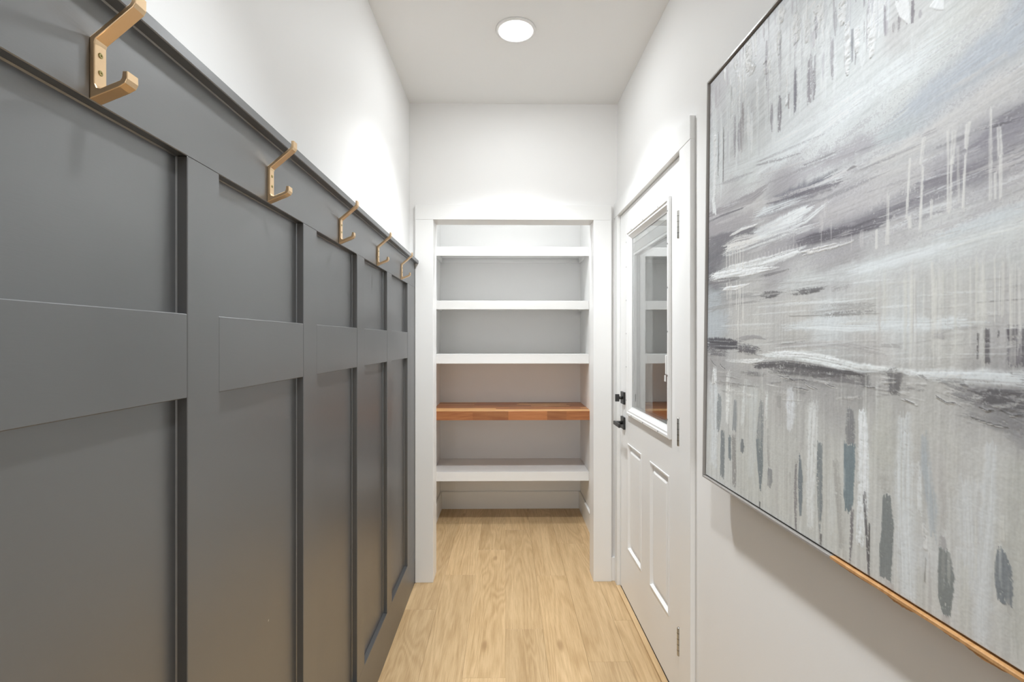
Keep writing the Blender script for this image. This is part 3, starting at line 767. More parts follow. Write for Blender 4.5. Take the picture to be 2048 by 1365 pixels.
    ('h',[1671,1780,2,1719,1787,2,1763,1791,2],(104,103,102),0.8,0.3,0,0.5),
    ('h',[1671,1783,1,1719,1790,1,1763,1794,1],(208,208,204),0.7,0.3,0,0.6),
    ('h',[1750,1750,2,1775,1759,2,1798,1753,1],(104,103,102),0.8,0.3,0,0.5),
    ('h',[1750,1753,1,1775,1762,1,1798,1756,1],(208,208,204),0.7,0.3,0,0.6),
    ('v',[117,1816,59,124,2093,55,117,2314,52],(199,206,210),0.85,0.5,0.1,0.15),
    ('v',[292,1746,23,285,1898,26,283,2037,14],(214,216,214),0.85,0.4,0.35,0.4),
    ('v',[121,1728,26,124,1830,39],(222,226,226),0.9,0.3,0.4,0.6),
    ('v',[480,1772,15,468,1876,25,446,2009,15],(205,210,210),0.75,0.5,0.15,0.2),
    ('v',[554,1791,47,550,2065,42,541,2267,38],(192,198,198),0.6,0.8,0,0),
    ('v',[671,1816,13,669,1947,13],(214,218,219),0.85,0.4,0.35,0.4),
    ('v',[768,1806,20,770,1874,16],(146,145,143),0.7,0.6,0.3,0),
    ('v',[862,1774,32,857,1895,40,851,1966,18],(206,211,216),0.8,0.6,0.15,0.15),
    ('v',[1010,1821,31,1006,1953,34,996,2221,32,1001,2341,19],(206,210,210),0.8,0.5,0.15,0.2),
    ('v',[949,1818,17,936,2030,13],(160,159,158),0.5,0.8,0,0),
    ('v',[1122,2104,28,1131,2329,25],(196,199,197),0.6,0.7,0,0),
    ('v',[1140,2023,16,1161,2167,19,1180,2347,13],(158,157,153),0.7,0.5,0.5,0),
    ('v',[1275,1811,19,1282,1953,28,1281,2129,28,1269,2291,19],(212,218,221),0.95,0.35,0.15,0.3),
    ('v',[1316,1774,13,1310,1947,9],(176,175,173),0.6,0.6,0,0),
    ('v',[1370,1767,31,1374,1999,27],(184,185,177),0.6,0.7,0,0),
    ('v',[1374,2016,25,1382,2096,19],(166,166,160),0.6,0.6,0.3,0),
    ('v',[1451,1805,28,1453,1963,40,1458,2166,41,1473,2410,41],(200,206,209),0.8,0.6,0.05,0.1),
    ('v',[1522,1852,12,1529,1944,19,1549,2042,23,1557,2150,13],(164,173,179),0.85,0.6,0.05,0),
    ('v',[1508,1949,9,1512,2100,11],(208,213,215),0.7,0.5,0.15,0.2),
    ('v',[1581,1989,14,1593,2043,14,1589,2116,11],(172,169,165),0.6,0.7,0.3,0),
    ('v',[1528,2124,12,1534,2197,7],(212,213,212),0.7,0.5,0.5,0.5),
    ('v',[1659,1952,43,1669,2140,42,1663,2252,28],(197,201,203),0.75,0.7,0,0),
    ('v',[1723,1843,17,1721,1987,23,1710,2123,26,1700,2433,30],(198,203,206),0.75,0.6,0,0),
    ('v',[1788,1879,29,1790,2113,29,1798,2332,23],(180,181,174),0.7,0.7,0,0),
    ('v',[1753,2015,5,1756,2084,5],(208,208,200),0.7,0.5,0.2,0.2),
    ('v',[1613,1823,31,1616,2021,26],(186,186,180),0.6,0.7,0,0),
    ('v',[1655,2173,19,1657,2392,19],(188,189,182),0.7,0.6,0,0),
    ('v',[188,1881,22,185,1996,31,175,2089,16],(140,148,152),0.9,0.25,0.2,0),
    ('v',[230,2079,21,233,2185,27,231,2341,24],(130,138,142),0.95,0.2,0.1,0),
    ('v',[313,2091,17,316,2222,17],(120,131,137),0.9,0.25,0.15,0),
    ('v',[369,1888,16,371,1968,24,362,2050,22],(144,150,153),0.9,0.2,0,0),
    ('v',[357,2077,22,367,2263,24,369,2348,22],(148,147,145),0.9,0.25,0.35,0),
    ('v',[447,2081,10,448,2117,20,444,2154,13],(128,134,136),0.95,0.15,0,0),
    ('v',[628,1857,18,618,2003,31,615,2077,31],(135,140,142),0.9,0.25,0.5,0),
    ('v',[610,2053,31,622,2172,27,624,2287,7],(126,136,139),0.95,0.2,0.1,0),
    ('v',[679,1992,11,695,2165,8],(150,149,146),0.7,0.4,0.3,0),
    ('v',[704,2170,19,705,2221,21,697,2256,15],(146,148,149),0.95,0.12,0,0),
    ('v',[927,2057,7,932,2157,17,935,2314,8],(124,134,140),0.95,0.25,0.1,0),
    ('v',[903,2090,9,899,2230,14,906,2399,3],(124,119,121),0.85,0.3,0.5,0),
    ('v',[858,2145,7,859,2199,5],(150,149,146),0.6,0.4,0.4,0),
    ('v',[1053,1974,15,1052,2103,18,1057,2221,16,1056,2320,4],(130,138,141),0.95,0.25,0.3,0),
    ('v',[1065,2332,7,1063,2380,6],(100,98,98),0.85,0.3,0.4,0),
    ('v',[621,2349,4,622,2389,4],(90,90,90),0.9,0.3,0,0),
    ('v',[1215,1814,18,1218,1877,25,1215,1954,23],(128,129,132),0.9,0.3,0.5,0),
    ('v',[1214,1946,28,1214,2059,28,1213,2151,25,1208,2196,13],(124,140,146),1,0.12,0,0),
    ('v',[1231,2172,12,1230,2254,10,1222,2383,5],(122,118,122),0.85,0.4,0.5,0),
    ('v',[1289,2100,8,1300,2209,9,1315,2401,6],(106,104,107),0.85,0.3,0.5,0),
    ('v',[1312,2188,3,1315,2393,3],(84,82,84),0.85,0.3,0.2,0),
    ('v',[1386,2079,16,1391,2175,25,1384,2277,27,1382,2360,23],(132,138,138),1,0.1,0.04,0),
    ('v',[1402,2359,20,1403,2407,20],(178,173,170),0.8,0.3,0,0),
    ('v',[1534,2224,3,1532,2295,3],(138,136,130),0.85,0.3,0,0),
    ('v',[1586,2132,8,1593,2186,17],(150,148,150),0.8,0.4,0.4,0),
    ('v',[1593,2169,16,1600,2240,26,1598,2313,23,1603,2356,12],(134,140,139),1,0.1,0.04,0),
    ('v',[1598,2356,14,1605,2398,14],(178,173,170),0.85,0.3,0,0),
    ('v',[1752,2105,9,1756,2141,21,1760,2196,23,1762,2240,18],(130,137,142),1,0.1,0.04,0),
    ('v',[1768,2224,8,1774,2258,5],(168,168,165),0.6,0.6,0,0),
    ('v',[70,109,32,86,435,40,88,754,10],(207,213,216),0.75,0.5,0.2,0.2),
    ('v',[164,242,15,177,506,19,177,764,5],(207,213,216),0.75,0.5,0.2,0.2),
    ('v',[336,132,31,348,408,39,350,678,10],(207,213,216),0.75,0.5,0.2,0.2),
    ('v',[476,310,18,485,493,22,484,672,6],(207,213,216),0.75,0.5,0.2,0.2),
    ('v',[551,273,15,560,438,19,559,599,5],(207,213,216),0.75,0.5,0.2,0.2),
    ('v',[695,231,43,703,440,54,704,645,13],(207,213,216),0.75,0.5,0.2,0.2),
    ('v',[806,306,21,811,365,26,809,419,7],(207,213,216),0.75,0.5,0.2,0.2),
    ('v',[896,325,17,902,466,21,902,602,5],(207,213,216),0.75,0.5,0.2,0.2),
    ('v',[1050,356,31,1055,493,39,1055,626,10],(207,213,216),0.75,0.5,0.2,0.2),
    ('v',[252,171,38,263,385,47,263,594,12],(207,213,216),0.75,0.5,0.2,0.2),
    ('v',[633,291,21,640,427,26,639,559,7],(207,213,216),0.75,0.5,0.2,0.2),
    ('v',[1106,429,16,1111,538,20,1110,643,5],(207,213,216),0.75,0.5,0.2,0.2),
    ('v',[1253,410,23,1257,510,29,1256,607,7],(207,213,216),0.75,0.5,0.2,0.2),
    ('v',[934,179,27,939,288,33,938,392,8],(207,213,216),0.75,0.5,0.2,0.2),
    ('v',[1075,253,19,1079,325,23,1077,392,6],(207,213,216),0.75,0.5,0.2,0.2),
    ('v',[95,62,20,99,197,12],(172,168,178),0.7,0.5,0.4,0),
    ('v',[140,71,13,143,189,8],(172,168,178),0.7,0.5,0.4,0),
    ('v',[237,23,15,240,137,9],(172,168,178),0.7,0.5,0.4,0),
    ('v',[376,21,11,379,115,6],(172,168,178),0.7,0.5,0.4,0),
    ('v',[605,20,14,606,95,8],(172,168,178),0.7,0.5,0.4,0),
    ('v',[559,16,9,561,104,6],(172,168,178),0.7,0.5,0.4,0),
    ('v',[703,25,10,704,96,6],(172,168,178),0.7,0.5,0.4,0),
    ('v',[835,69,9,836,136,6],(172,168,178),0.7,0.5,0.4,0),
    ('v',[985,295,19,986,368,11],(172,168,178),0.7,0.5,0.4,0),
    ('v',[1362,498,8,1362,548,5],(172,168,178),0.7,0.5,0.4,0),
    ('v',[862,382,9,865,484,14,863,584,9],(106,104,118),0.85,0.4,0.4,0),
    ('v',[748,449,11,750,530,18,747,609,11],(118,113,124),0.85,0.4,0.4,0),
    ('v',[821,470,8,822,509,13,819,546,8],(140,134,140),0.85,0.4,0.4,0),
    ('v',[961,394,15,963,489,24,961,582,15],(132,126,137),0.85,0.4,0.4,0),
    ('v',[991,463,7,992,523,11,990,581,7],(124,119,128),0.85,0.4,0.4,0),
    ('v',[1204,423,5,1205,488,8,1204,551,5],(134,137,148),0.85,0.4,0.4,0),
    ('v',[1186,421,4,1187,445,6,1184,466,4],(140,143,153),0.85,0.4,0.4,0),
    ('v',[405,314,14,408,444,24,406,571,14],(142,136,142),0.85,0.4,0.4,0),
    ('v',[197,357,6,201,515,9,199,671,6],(112,112,114),0.85,0.4,0.4,0),
    ('v',[135,360,6,139,492,10,136,622,6],(120,120,122),0.85,0.4,0.4,0),
    ('v',[375,180,6,376,220,11,372,258,6],(150,152,154),0.85,0.4,0.4,0),
    ('v',[286,161,7,289,252,12,285,340,7],(164,168,170),0.85,0.4,0.4,0),
    ('v',[1413,501,5,1413,534,9,1411,566,5],(128,122,130),0.85,0.4,0.4,0),
    ('v',[1464,501,5,1465,539,8,1463,576,5],(122,116,126),0.85,0.4,0.4,0),
    ('v',[1446,520,4,1446,546,7,1444,570,4],(132,126,134),0.85,0.4,0.4,0),
    ('v',[1492,548,4,1492,564,7,1491,578,4],(160,158,165),0.85,0.4,0.4,0),
    ('v',[1391,525,4,1391,541,6,1389,557,4],(150,145,150),0.85,0.4,0.4,0),
    ('v',[1220,497,3,1221,534,5,1219,569,3],(140,140,148),0.85,0.4,0.4,0),
    ('v',[464,25,25,471,107,35,468,182,18],(226,232,236),0.95,0.25,0.3,1.0),
    ('v',[328,19,14,335,75,19,330,124,10],(226,232,236),0.95,0.25,0.3,1.0),
    ('v',[755,41,18,760,83,26,757,120,13],(226,232,236),0.95,0.25,0.3,1.0),
    ('v',[865,144,21,870,215,30,868,282,15],(226,232,236),0.95,0.25,0.3,1.0),
    ('v',[942,226,14,946,276,20,943,321,10],(226,232,236),0.95,0.25,0.3,1.0),
    ('v',[1005,210,24,1009,262,34,1007,309,17],(226,232,236),0.95,0.25,0.3,1.0),
    ('v',[1150,285,19,1153,335,27,1152,381,13],(226,232,236),0.95,0.25,0.3,1.0),
    ('v',[1178,388,12,1182,485,17,1181,578,8],(226,232,236),0.95,0.25,0.3,1.0),
    ('v',[1227,438,10,1230,486,14,1228,531,7],(226,232,236),0.95,0.25,0.3,1.0),
    ('v',[1297,386,16,1300,489,23,1300,588,11],(226,232,236),0.95,0.25,0.3,1.0),
    ('v',[631,218,22,636,257,31,633,291,15],(226,232,236),0.95,0.25,0.3,1.0),
    ('v',[733,138,11,739,198,16,736,254,8],(226,232,236),0.95,0.25,0.3,1.0),
    ('v',[799,481,8,803,502,11,799,519,6],(226,232,236),0.95,0.25,0.3,1.0),
    ('v',[90,355,16,102,544,23,100,728,12],(226,232,236),0.95,0.25,0.3,1.0),
    ('v',[81,737,12,88,781,17,83,821,8],(226,232,236),0.95,0.25,0.3,1.0),
    ('v',[492,165,28,497,193,39,493,216,20],(226,232,236),0.95,0.25,0.3,1.0),
    ('v',[1418,463,22,1434,513,21,1454,570,3],(216,222,224),1,0.1,0,0.3),
    ('v',[1545,551,25,1562,583,13,1572,602,2],(212,219,221),1,0.1,0,0.3),
    ('v',[74,720,17,95,785,17,116,835,7],(224,229,231),1,0.2,0,0.4),
    ('v',[369,135,9,377,253,14,374,366,4],(224,230,234),0.6398589009280631,0.4,0.35,0.6),
    ('v',[1351,297,5,1352,360,8,1353,424,2],(216,222,226),0.6841449988728496,0.4,0.35,0.6),
    ('v',[173,317,7,174,385,11,177,454,3],(216,222,226),0.8481492094358436,0.4,0.35,0.6),
    ('v',[1188,277,7,1189,340,11,1190,402,3],(200,206,211),0.4963239242101198,0.4,0.35,0.1),
    ('v',[1344,386,5,1346,421,8,1345,454,3],(216,222,226),0.4578198058996427,0.4,0.35,0.6),
    ('v',[364,232,5,361,315,8,368,403,2],(186,190,196),0.796354233682586,0.4,0.35,0.1),
    ('v',[503,350,13,507,408,21,506,465,6],(186,190,196),0.7551170584481737,0.4,0.35,0.1),
    ('v',[994,404,5,994,442,8,996,480,3],(134,130,142),0.5864924547766669,0.4,0.35,0.1),
    ('v',[330,60,15,330,132,24,333,205,7],(200,206,211),0.847937090648569,0.4,0.35,0.1),
    ('v',[735,-106,8,732,-69,14,737,-27,4],(150,148,158),0.4780466543150869,0.4,0.35,0.1),
    ('v',[1012,225,4,1011,305,7,1015,388,2],(200,206,211),0.7178704982104653,0.4,0.35,0.1),
    ('v',[1045,417,7,1045,473,11,1047,531,3],(176,176,186),0.5174769641925214,0.4,0.35,0.1),
    ('v',[1320,291,2,1321,348,3,1321,405,1],(216,222,226),0.8094790537893183,0.4,0.35,0.6),
    ('v',[1347,260,6,1346,360,9,1350,463,3],(200,206,211),0.5886437818137165,0.4,0.35,0.1),
    ('v',[901,189,4,901,310,6,906,435,2],(200,206,211),0.7721127104981655,0.4,0.35,0.1),
    ('v',[1190,232,2,1192,330,3,1193,427,1],(176,176,186),0.4639045847044925,0.4,0.35,0.1),
    ('v',[516,-139,9,524,2,16,522,137,5],(224,230,234),0.7483390919222577,0.4,0.35,0.6),
    ('v',[862,-65,6,864,63,10,867,191,3],(186,190,196),0.8311316526296482,0.4,0.35,0.1),
    ('v',[1302,367,3,1302,401,5,1303,436,2],(134,130,142),0.6824558046537302,0.4,0.35,0.1),
    ('v',[1258,268,3,1260,337,5,1260,404,1],(134,130,142),0.602946360961493,0.4,0.35,0.1),
    ('v',[293,242,7,299,313,12,297,381,4],(224,230,234),0.6837360752257695,0.4,0.35,0.6),
    ('v',[531,-143,12,531,3,20,538,152,6],(224,230,234),0.6087843569932545,0.4,0.35,0.6),
    ('v',[409,61,4,414,195,7,415,327,2],(216,222,226),0.5006112167359172,0.4,0.35,0.6),
    ('v',[940,113,4,939,188,6,942,266,2],(224,230,234),0.7929976176554283,0.4,0.35,0.6),
    ('v',[439,172,10,446,301,16,445,427,5],(200,206,211),0.7596995325585365,0.4,0.35,0.1),
    ('v',[1204,162,2,1206,226,3,1206,290,1],(134,130,142),0.7917757323726642,0.4,0.35,0.1),
    ('v',[502,413,11,504,519,18,507,625,5],(224,230,234),0.5737646333162281,0.4,0.35,0.6),
    ('v',[1302,293,4,1301,356,7,1304,421,2],(200,206,211),0.6904718132616611,0.4,0.35,0.1),
    ('v',[904,220,4,908,347,7,909,472,2],(186,190,196),0.7531250404139662,0.4,0.35,0.1),
    ('v',[416,156,5,416,229,9,420,304,3],(216,222,226),0.8472869170316253,0.4,0.35,0.6),
    ('v',[238,-406,14,245,-356,23,241,-314,7],(134,130,142),0.6520173121136162,0.4,0.35,0.1),
    ('v',[1340,354,3,1340,433,6,1342,512,2],(200,206,211),0.610605541081292,0.4,0.35,0.1),
    ('v',[470,-361,6,473,-273,9,474,-187,3],(186,190,196),0.6118331334702959,0.4,0.35,0.1),
    ('v',[802,357,5,804,429,8,804,499,2],(224,230,234),0.8352500100563005,0.4,0.35,0.6),
    ('v',[198,-100,13,204,5,21,203,107,6],(224,230,234),0.7007230568903614,0.4,0.35,0.6),
    ('v',[1176,282,5,1177,381,9,1180,482,3],(186,190,196),0.642480084051725,0.4,0.35,0.1),
    ('v',[890,100,6,895,169,10,893,233,3],(186,190,196),0.4525541995819547,0.4,0.35,0.1),
    ('v',[625,-37,4,623,37,7,628,115,2],(200,206,211),0.6589503774124454,0.4,0.35,0.1),
    ('v',[1033,136,8,1036,234,13,1037,330,4],(224,230,234),0.5323274364431801,0.4,0.35,0.6),
    ('v',[664,160,5,665,267,8,669,376,2],(216,222,226),0.5516955582647206,0.4,0.35,0.6),
    ('v',[1254,200,2,1256,282,4,1256,362,1],(200,206,211),0.7364754956334689,0.4,0.35,0.1),
    ('v',[348,-104,9,347,-19,14,352,69,4],(186,190,196),0.5197386701931602,0.4,0.35,0.1),
    ('v',[735,39,11,735,88,18,737,139,5],(216,222,226),0.7017845420084887,0.4,0.35,0.6),
    ('v',[1279,370,4,1280,399,7,1280,427,2],(150,148,158),0.7301631195832408,0.4,0.35,0.1),
    ('v',[495,-404,4,495,-307,7,500,-206,2],(176,176,186),0.5982292708589254,0.4,0.35,0.1),
    ('v',[-10,-605,18,-6,-481,30,-3,-358,9],(150,148,158),0.4696636536975025,0.4,0.35,0.1),
    ('v',[406,-105,6,412,0,9,411,102,3],(134,130,142),0.6838450638209628,0.4,0.35,0.1),
    ('v',[855,306,3,860,404,5,859,499,1],(150,148,158),0.7487709045085772,0.4,0.35,0.1),
    ('v',[1177,270,6,1178,299,10,1178,328,3],(200,206,211),0.6465574815008298,0.4,0.35,0.1),
    ('v',[1100,395,3,1100,433,4,1102,472,1],(176,176,186),0.7008424222744782,0.4,0.35,0.1),
    ('v',[1293,310,4,1295,339,6,1294,366,2],(186,190,196),0.5940763779576385,0.4,0.35,0.1),
    ('v',[683,-157,5,687,-60,8,688,36,2],(134,130,142),0.5132748485578285,0.4,0.35,0.1),
    ('v',[251,392,9,250,498,14,257,606,4],(186,190,196),0.8316024438279271,0.4,0.35,0.1),
    ('v',[791,95,6,791,146,11,793,199,3],(186,190,196),0.6630201179772734,0.4,0.35,0.1),
    ('v',[1041,60,5,1045,155,8,1044,247,2],(224,230,234),0.6265949988566019,0.4,0.35,0.6),
    ('v',[38,-286,14,45,-236,23,41,-193,7],(186,190,196),0.6633020299780128,0.4,0.35,0.1),
    ('v',[1311,462,6,1313,517,10,1312,570,3],(186,190,196),0.4544981268441858,0.4,0.35,0.1),
    ('v',[690,164,9,694,263,15,694,360,5],(186,190,196),0.5229321149909452,0.4,0.35,0.1),
    ('v',[1361,376,2,1362,430,4,1363,484,1],(200,206,211),0.7602313442527797,0.4,0.35,0.1),
    ('v',[1161,439,2,1163,495,3,1163,551,1],(150,148,158),0.5907560334797072,0.4,0.35,0.1),
    ('v',[1093,389,8,1097,469,13,1096,545,4],(150,148,158),0.7520689220020023,0.4,0.35,0.1),
    ('v',[1369,366,2,1370,447,4,1371,527,1],(200,206,211),0.8080300211646951,0.4,0.35,0.1),
    ('v',[908,40,5,909,92,9,910,143,3],(186,190,196),0.6478804372292164,0.4,0.35,0.1),
    ('v',[410,-190,12,412,-133,20,413,-76,6],(224,230,234),0.5561948509231347,0.4,0.35,0.6),
    ('v',[942,274,8,942,304,13,943,334,4],(200,206,211),0.5707652769581781,0.4,0.35,0.1),
    ('v',[309,-235,5,305,-183,9,312,-124,3],(216,222,226),0.7157381918031778,0.4,0.35,0.6),
    ('v',[991,160,3,995,285,5,995,408,2],(224,230,234),0.6713343137871536,0.4,0.35,0.6),
    ('v',[1185,433,7,1186,459,11,1186,485,3],(224,230,234),0.6345975588390532,0.4,0.35,0.6),
    ('v',[745,192,8,746,286,14,749,382,4],(134,130,142),0.4918273132291887,0.4,0.35,0.1),
    ('v',[1076,356,3,1077,424,4,1078,492,1],(224,230,234),0.5832775857764416,0.4,0.35,0.6),
    ('v',[1260,429,2,1262,473,3,1261,516,1],(134,130,142),0.5559364113337433,0.4,0.35,0.1),
    ('v',[1101,237,3,1103,283,5,1102,326,1],(150,148,158),0.6480891293819665,0.4,0.35,0.1),
    ('v',[85,240,11,85,407,19,94,577,6],(216,222,226),0.5064126172176808,0.4,0.35,0.6),
    ('v',[142,150,5,147,245,9,147,339,3],(200,206,211),0.4584623902928519,0.4,0.35,0.1),
    ('v',[1145,323,4,1145,386,7,1147,451,2],(200,206,211),0.7044855356851139,0.4,0.35,0.1),
    ('v',[1052,217,7,1054,275,11,1054,333,3],(186,190,196),0.7375936970525369,0.4,0.35,0.1),
    ('v',[998,247,8,1001,297,13,999,345,4],(150,148,158),0.7598755138719059,0.4,0.35,0.1),
    ('v',[1305,421,2,1307,472,3,1306,521,1],(216,222,226),0.5807754120003155,0.4,0.35,0.6),
    ('v',[650,-17,4,646,16,7,651,54,2],(224,230,234),0.5132265026788316,0.4,0.35,0.6),
    ('v',[345,112,11,345,167,18,348,224,5],(186,190,196),0.7543478671429862,0.4,0.35,0.1),
    ('v',[442,186,4,442,285,7,447,386,2],(224,230,234),0.6772101345546692,0.4,0.35,0.6),
    ('v',[510,-90,12,515,40,21,516,167,6],(186,190,196),0.4536280465116568,0.4,0.35,0.1),
    ('v',[606,-163,6,608,-25,10,612,113,3],(134,130,142),0.6808196499896754,0.4,0.35,0.1),
    ('v',[104,-316,11,113,-160,18,112,-12,5],(216,222,226),0.481915973958375,0.4,0.35,0.6),
    ('v',[1354,373,4,1354,452,6,1356,532,2],(224,230,234),0.5984338273523773,0.4,0.35,0.6),
    ('v',[878,-40,4,879,82,7,883,205,2],(216,222,226),0.48617643560988816,0.4,0.35,0.6),
    ('v',[650,253,4,652,369,7,655,486,2],(176,176,186),0.5578693648037576,0.4,0.35,0.1),
    ('v',[1100,503,6,1100,532,10,1101,561,3],(134,130,142),0.726340258438312,0.4,0.35,0.1),
    ('v',[1043,219,4,1042,296,7,1046,376,2],(224,230,234),0.7004601606860831,0.4,0.35,0.6),
    ('v',[1020,151,2,1020,250,3,1024,351,1],(200,206,211),0.46269100373286,0.4,0.35,0.1),
    ('v',[468,393,10,473,469,17,471,541,5],(224,230,234),0.835616983325004,0.4,0.35,0.6),
    ('v',[516,-167,5,520,-31,8,522,103,2],(186,190,196),0.7827490990805694,0.4,0.35,0.1),
    ('v',[1111,291,7,1113,346,12,1113,400,3],(134,130,142),0.565107508537891,0.4,0.35,0.1),
    ('v',[1169,311,2,1169,400,3,1172,490,1],(216,222,226),0.8486960360530498,0.4,0.35,0.6),
    ('v',[647,-108,4,646,32,7,653,177,2],(150,148,158),0.6811551638629851,0.4,0.35,0.1),
    ('v',[1313,203,5,1316,307,8,1316,409,2],(224,230,234),0.79885071821333,0.4,0.35,0.6),
    ('v',[1296,330,4,1299,435,6,1300,537,2],(186,190,196),0.5346548168936189,0.4,0.35,0.1),
    ('v',[379,409,14,377,489,23,383,573,7],(134,130,142),0.6045199425470867,0.4,0.35,0.1),
    ('v',[299,-443,9,299,-396,15,301,-349,4],(134,130,142),0.47979589592425353,0.4,0.35,0.1),
    ('v',[645,-171,9,649,-72,14,650,25,4],(134,130,142),0.6153655104842718,0.4,0.35,0.1),
    ('v',[752,367,5,753,408,9,754,450,3],(186,190,196),0.7667423456293769,0.4,0.35,0.1),
    ('v',[1282,255,6,1285,354,9,1285,452,3],(176,176,186),0.5040330664214951,0.4,0.35,0.1),
    ('v',[685,453,8,684,521,14,688,592,4],(134,130,142),0.767759247968912,0.4,0.35,0.1),
    ('v',[373,560,12,371,598,20,375,638,6],(186,190,196),0.46013490272221674,0.4,0.35,0.1),
    ('v',[1216,200,4,1216,272,7,1219,346,2],(134,130,142),0.5789985228229914,0.4,0.35,0.1),
    ('v',[1138,370,3,1138,411,4,1140,454,1],(186,190,196),0.5511066237876485,0.4,0.35,0.1),
    ('v',[459,-146,12,467,-12,20,465,116,6],(186,190,196),0.46642901970174483,0.4,0.35,0.1),
    ('v',[599,-216,10,606,-85,17,605,39,5],(224,230,234),0.48350204711528694,0.4,0.35,0.6),
    ('v',[1355,440,4,1354,498,7,1356,557,2],(134,130,142),0.7377319443697989,0.4,0.35,0.1),
    ('v',[807,-100,6,809,-31,10,810,38,3],(186,190,196),0.811798017946529,0.4,0.35,0.1),
    ('v',[1328,346,4,1331,442,7,1331,538,2],(216,222,226),0.46245934065541205,0.4,0.35,0.6),
    ('v',[616,-229,9,621,-122,14,620,-19,4],(216,222,226),0.8444765387930435,0.4,0.35,0.6),
    ('v',[1348,297,6,1349,351,10,1350,406,3],(134,130,142),0.6262898966327928,0.4,0.35,0.1),
    ('v',[1167,221,6,1167,271,10,1169,322,3],(224,230,234),0.8208696601139045,0.4,0.35,0.6),
    ('v',[329,352,10,331,471,16,335,590,5],(134,130,142),0.6649370394489255,0.4,0.35,0.1),
    ('v',[269,101,4,275,145,7,271,185,2],(224,230,234),0.634037200634276,0.4,0.35,0.6),
    ('v',[860,234,6,863,288,11,862,340,3],(176,176,186),0.7243502544528189,0.4,0.35,0.1),
    ('v',[632,117,8,633,232,13,637,350,4],(134,130,142),0.809144419216794,0.4,0.35,0.1),
    ('v',[1276,312,4,1275,348,7,1278,387,2],(224,230,234),0.7394136642978753,0.4,0.35,0.6),
    ('v',[554,280,8,556,362,13,558,444,4],(224,230,234),0.48480154831853906,0.4,0.35,0.6),
    ('h',[1404,1175,2,1534,1175,10,1644,1175,2],(206,211,214),0.3211326099764089,0.7,0.5,0),
    ('h',[1316,1125,3,1417,1124,5,1506,1124,2],(176,174,178),0.40057454030581147,0.7,0.5,0),
    ('h',[1135,1090,3,1279,1087,5,1402,1084,2],(176,174,178),0.3172644056777947,0.7,0.5,0),
    ('h',[1527,1239,2,1597,1236,10,1661,1234,2],(176,174,178),0.5760318454531235,0.7,0.5,0),
    ('h',[1435,1194,2,1520,1190,3,1597,1186,2],(140,138,146),0.37681061542150185,0.7,0.5,0),
    ('h',[1052,947,3,1174,950,5,1281,953,3],(176,174,178),0.5635028368380877,0.7,0.5,0),
    ('h',[1670,1031,2,1744,1040,8,1810,1047,2],(140,138,146),0.3104471687997879,0.7,0.5,0),
    ('h',[1391,1146,2,1500,1137,10,1595,1129,2],(120,117,126),0.41834561295196565,0.7,0.5,0),
    ('h',[1668,1160,2,1708,1157,6,1745,1155,2],(166,164,170),0.26466362098988416,0.7,0.5,0),
    ('h',[574,761,4,792,794,6,975,821,3],(190,189,190),0.530829363219316,0.7,0.5,0),
    ('h',[1068,867,3,1221,887,5,1352,905,3],(140,138,146),0.593131988628633,0.7,0.5,0),
    ('h',[164,1079,4,516,1077,15,790,1076,3],(190,189,190),0.4170503627179831,0.7,0.5,0),
    ('h',[324,974,4,540,988,12,724,1000,3],(206,211,214),0.3014430617931416,0.7,0.5,0),
    ('h',[1282,917,3,1424,931,9,1544,943,2],(190,189,190),0.5356038709555291,0.7,0.5,0),
    ('h',[1578,1221,2,1674,1212,9,1757,1204,2],(176,174,178),0.5200205477171572,0.7,0.5,0),
    ('h',[1556,1132,2,1609,1129,9,1658,1126,2],(206,211,214),0.3993431581659441,0.7,0.5,0),
    ('h',[1597,1235,2,1688,1224,9,1769,1215,2],(166,164,170),0.5572056786461123,0.7,0.5,0),
    ('h',[1620,1074,2,1713,1072,7,1794,1071,2],(166,164,170),0.2591498645885311,0.7,0.5,0),
    ('h',[1436,1232,2,1481,1226,10,1523,1220,2],(190,189,190),0.4142910894884547,0.7,0.5,0),
    ('h',[1606,1249,2,1662,1241,3,1714,1233,2],(166,164,170),0.5472749430600041,0.7,0.5,0),
    ('h',[611,1031,4,715,1033,11,810,1035,3],(190,189,190),0.5882077912332146,0.7,0.5,0),
    ('h',[1280,1051,3,1429,1059,4,1553,1066,2],(140,138,146),0.46624952137251807,0.7,0.5,0),
    ('h',[1740,1202,2,1824,1190,4,1898,1181,2],(140,138,146),0.5362180886576853,0.7,0.5,0),
    ('h',[75,889,4,269,901,14,439,911,4],(190,189,190),0.5074510803013664,0.7,0.5,0),
    ('h',[1357,1206,3,1429,1198,11,1495,1190,2],(206,211,214),0.557035168974408,0.7,0.5,0),
    ('h',[1576,986,2,1668,998,8,1749,1008,2],(190,189,190),0.39804733336577286,0.7,0.5,0),
    ('h',[247,1098,4,565,1092,12,818,1088,3],(120,117,126),0.2947690279149755,0.7,0.5,0),
    ('h',[1757,1165,2,1818,1159,5,1873,1155,2],(176,174,178),0.5145498604963274,0.7,0.5,0),
    ('h',[314,1037,4,635,1049,14,888,1058,3],(166,164,170),0.357328808787764,0.7,0.5,0),
    ('h',[1532,1001,2,1617,1002,9,1692,1004,2],(120,117,126),0.42906475698163277,0.7,0.5,0),
    ('h',[567,962,4,708,964,8,833,965,3],(120,117,126),0.4929222630215382,0.7,0.5,0),
    ('h',[1598,1199,2,1656,1195,3,1709,1191,2],(166,164,170),0.5892205388972954,0.7,0.5,0),
    ('h',[1553,1065,2,1630,1065,4,1700,1065,2],(120,117,126),0.4169627684927022,0.7,0.5,0),
    ('h',[1455,1132,2,1580,1123,3,1686,1116,2],(206,211,214),0.5928959104463596,0.7,0.5,0),
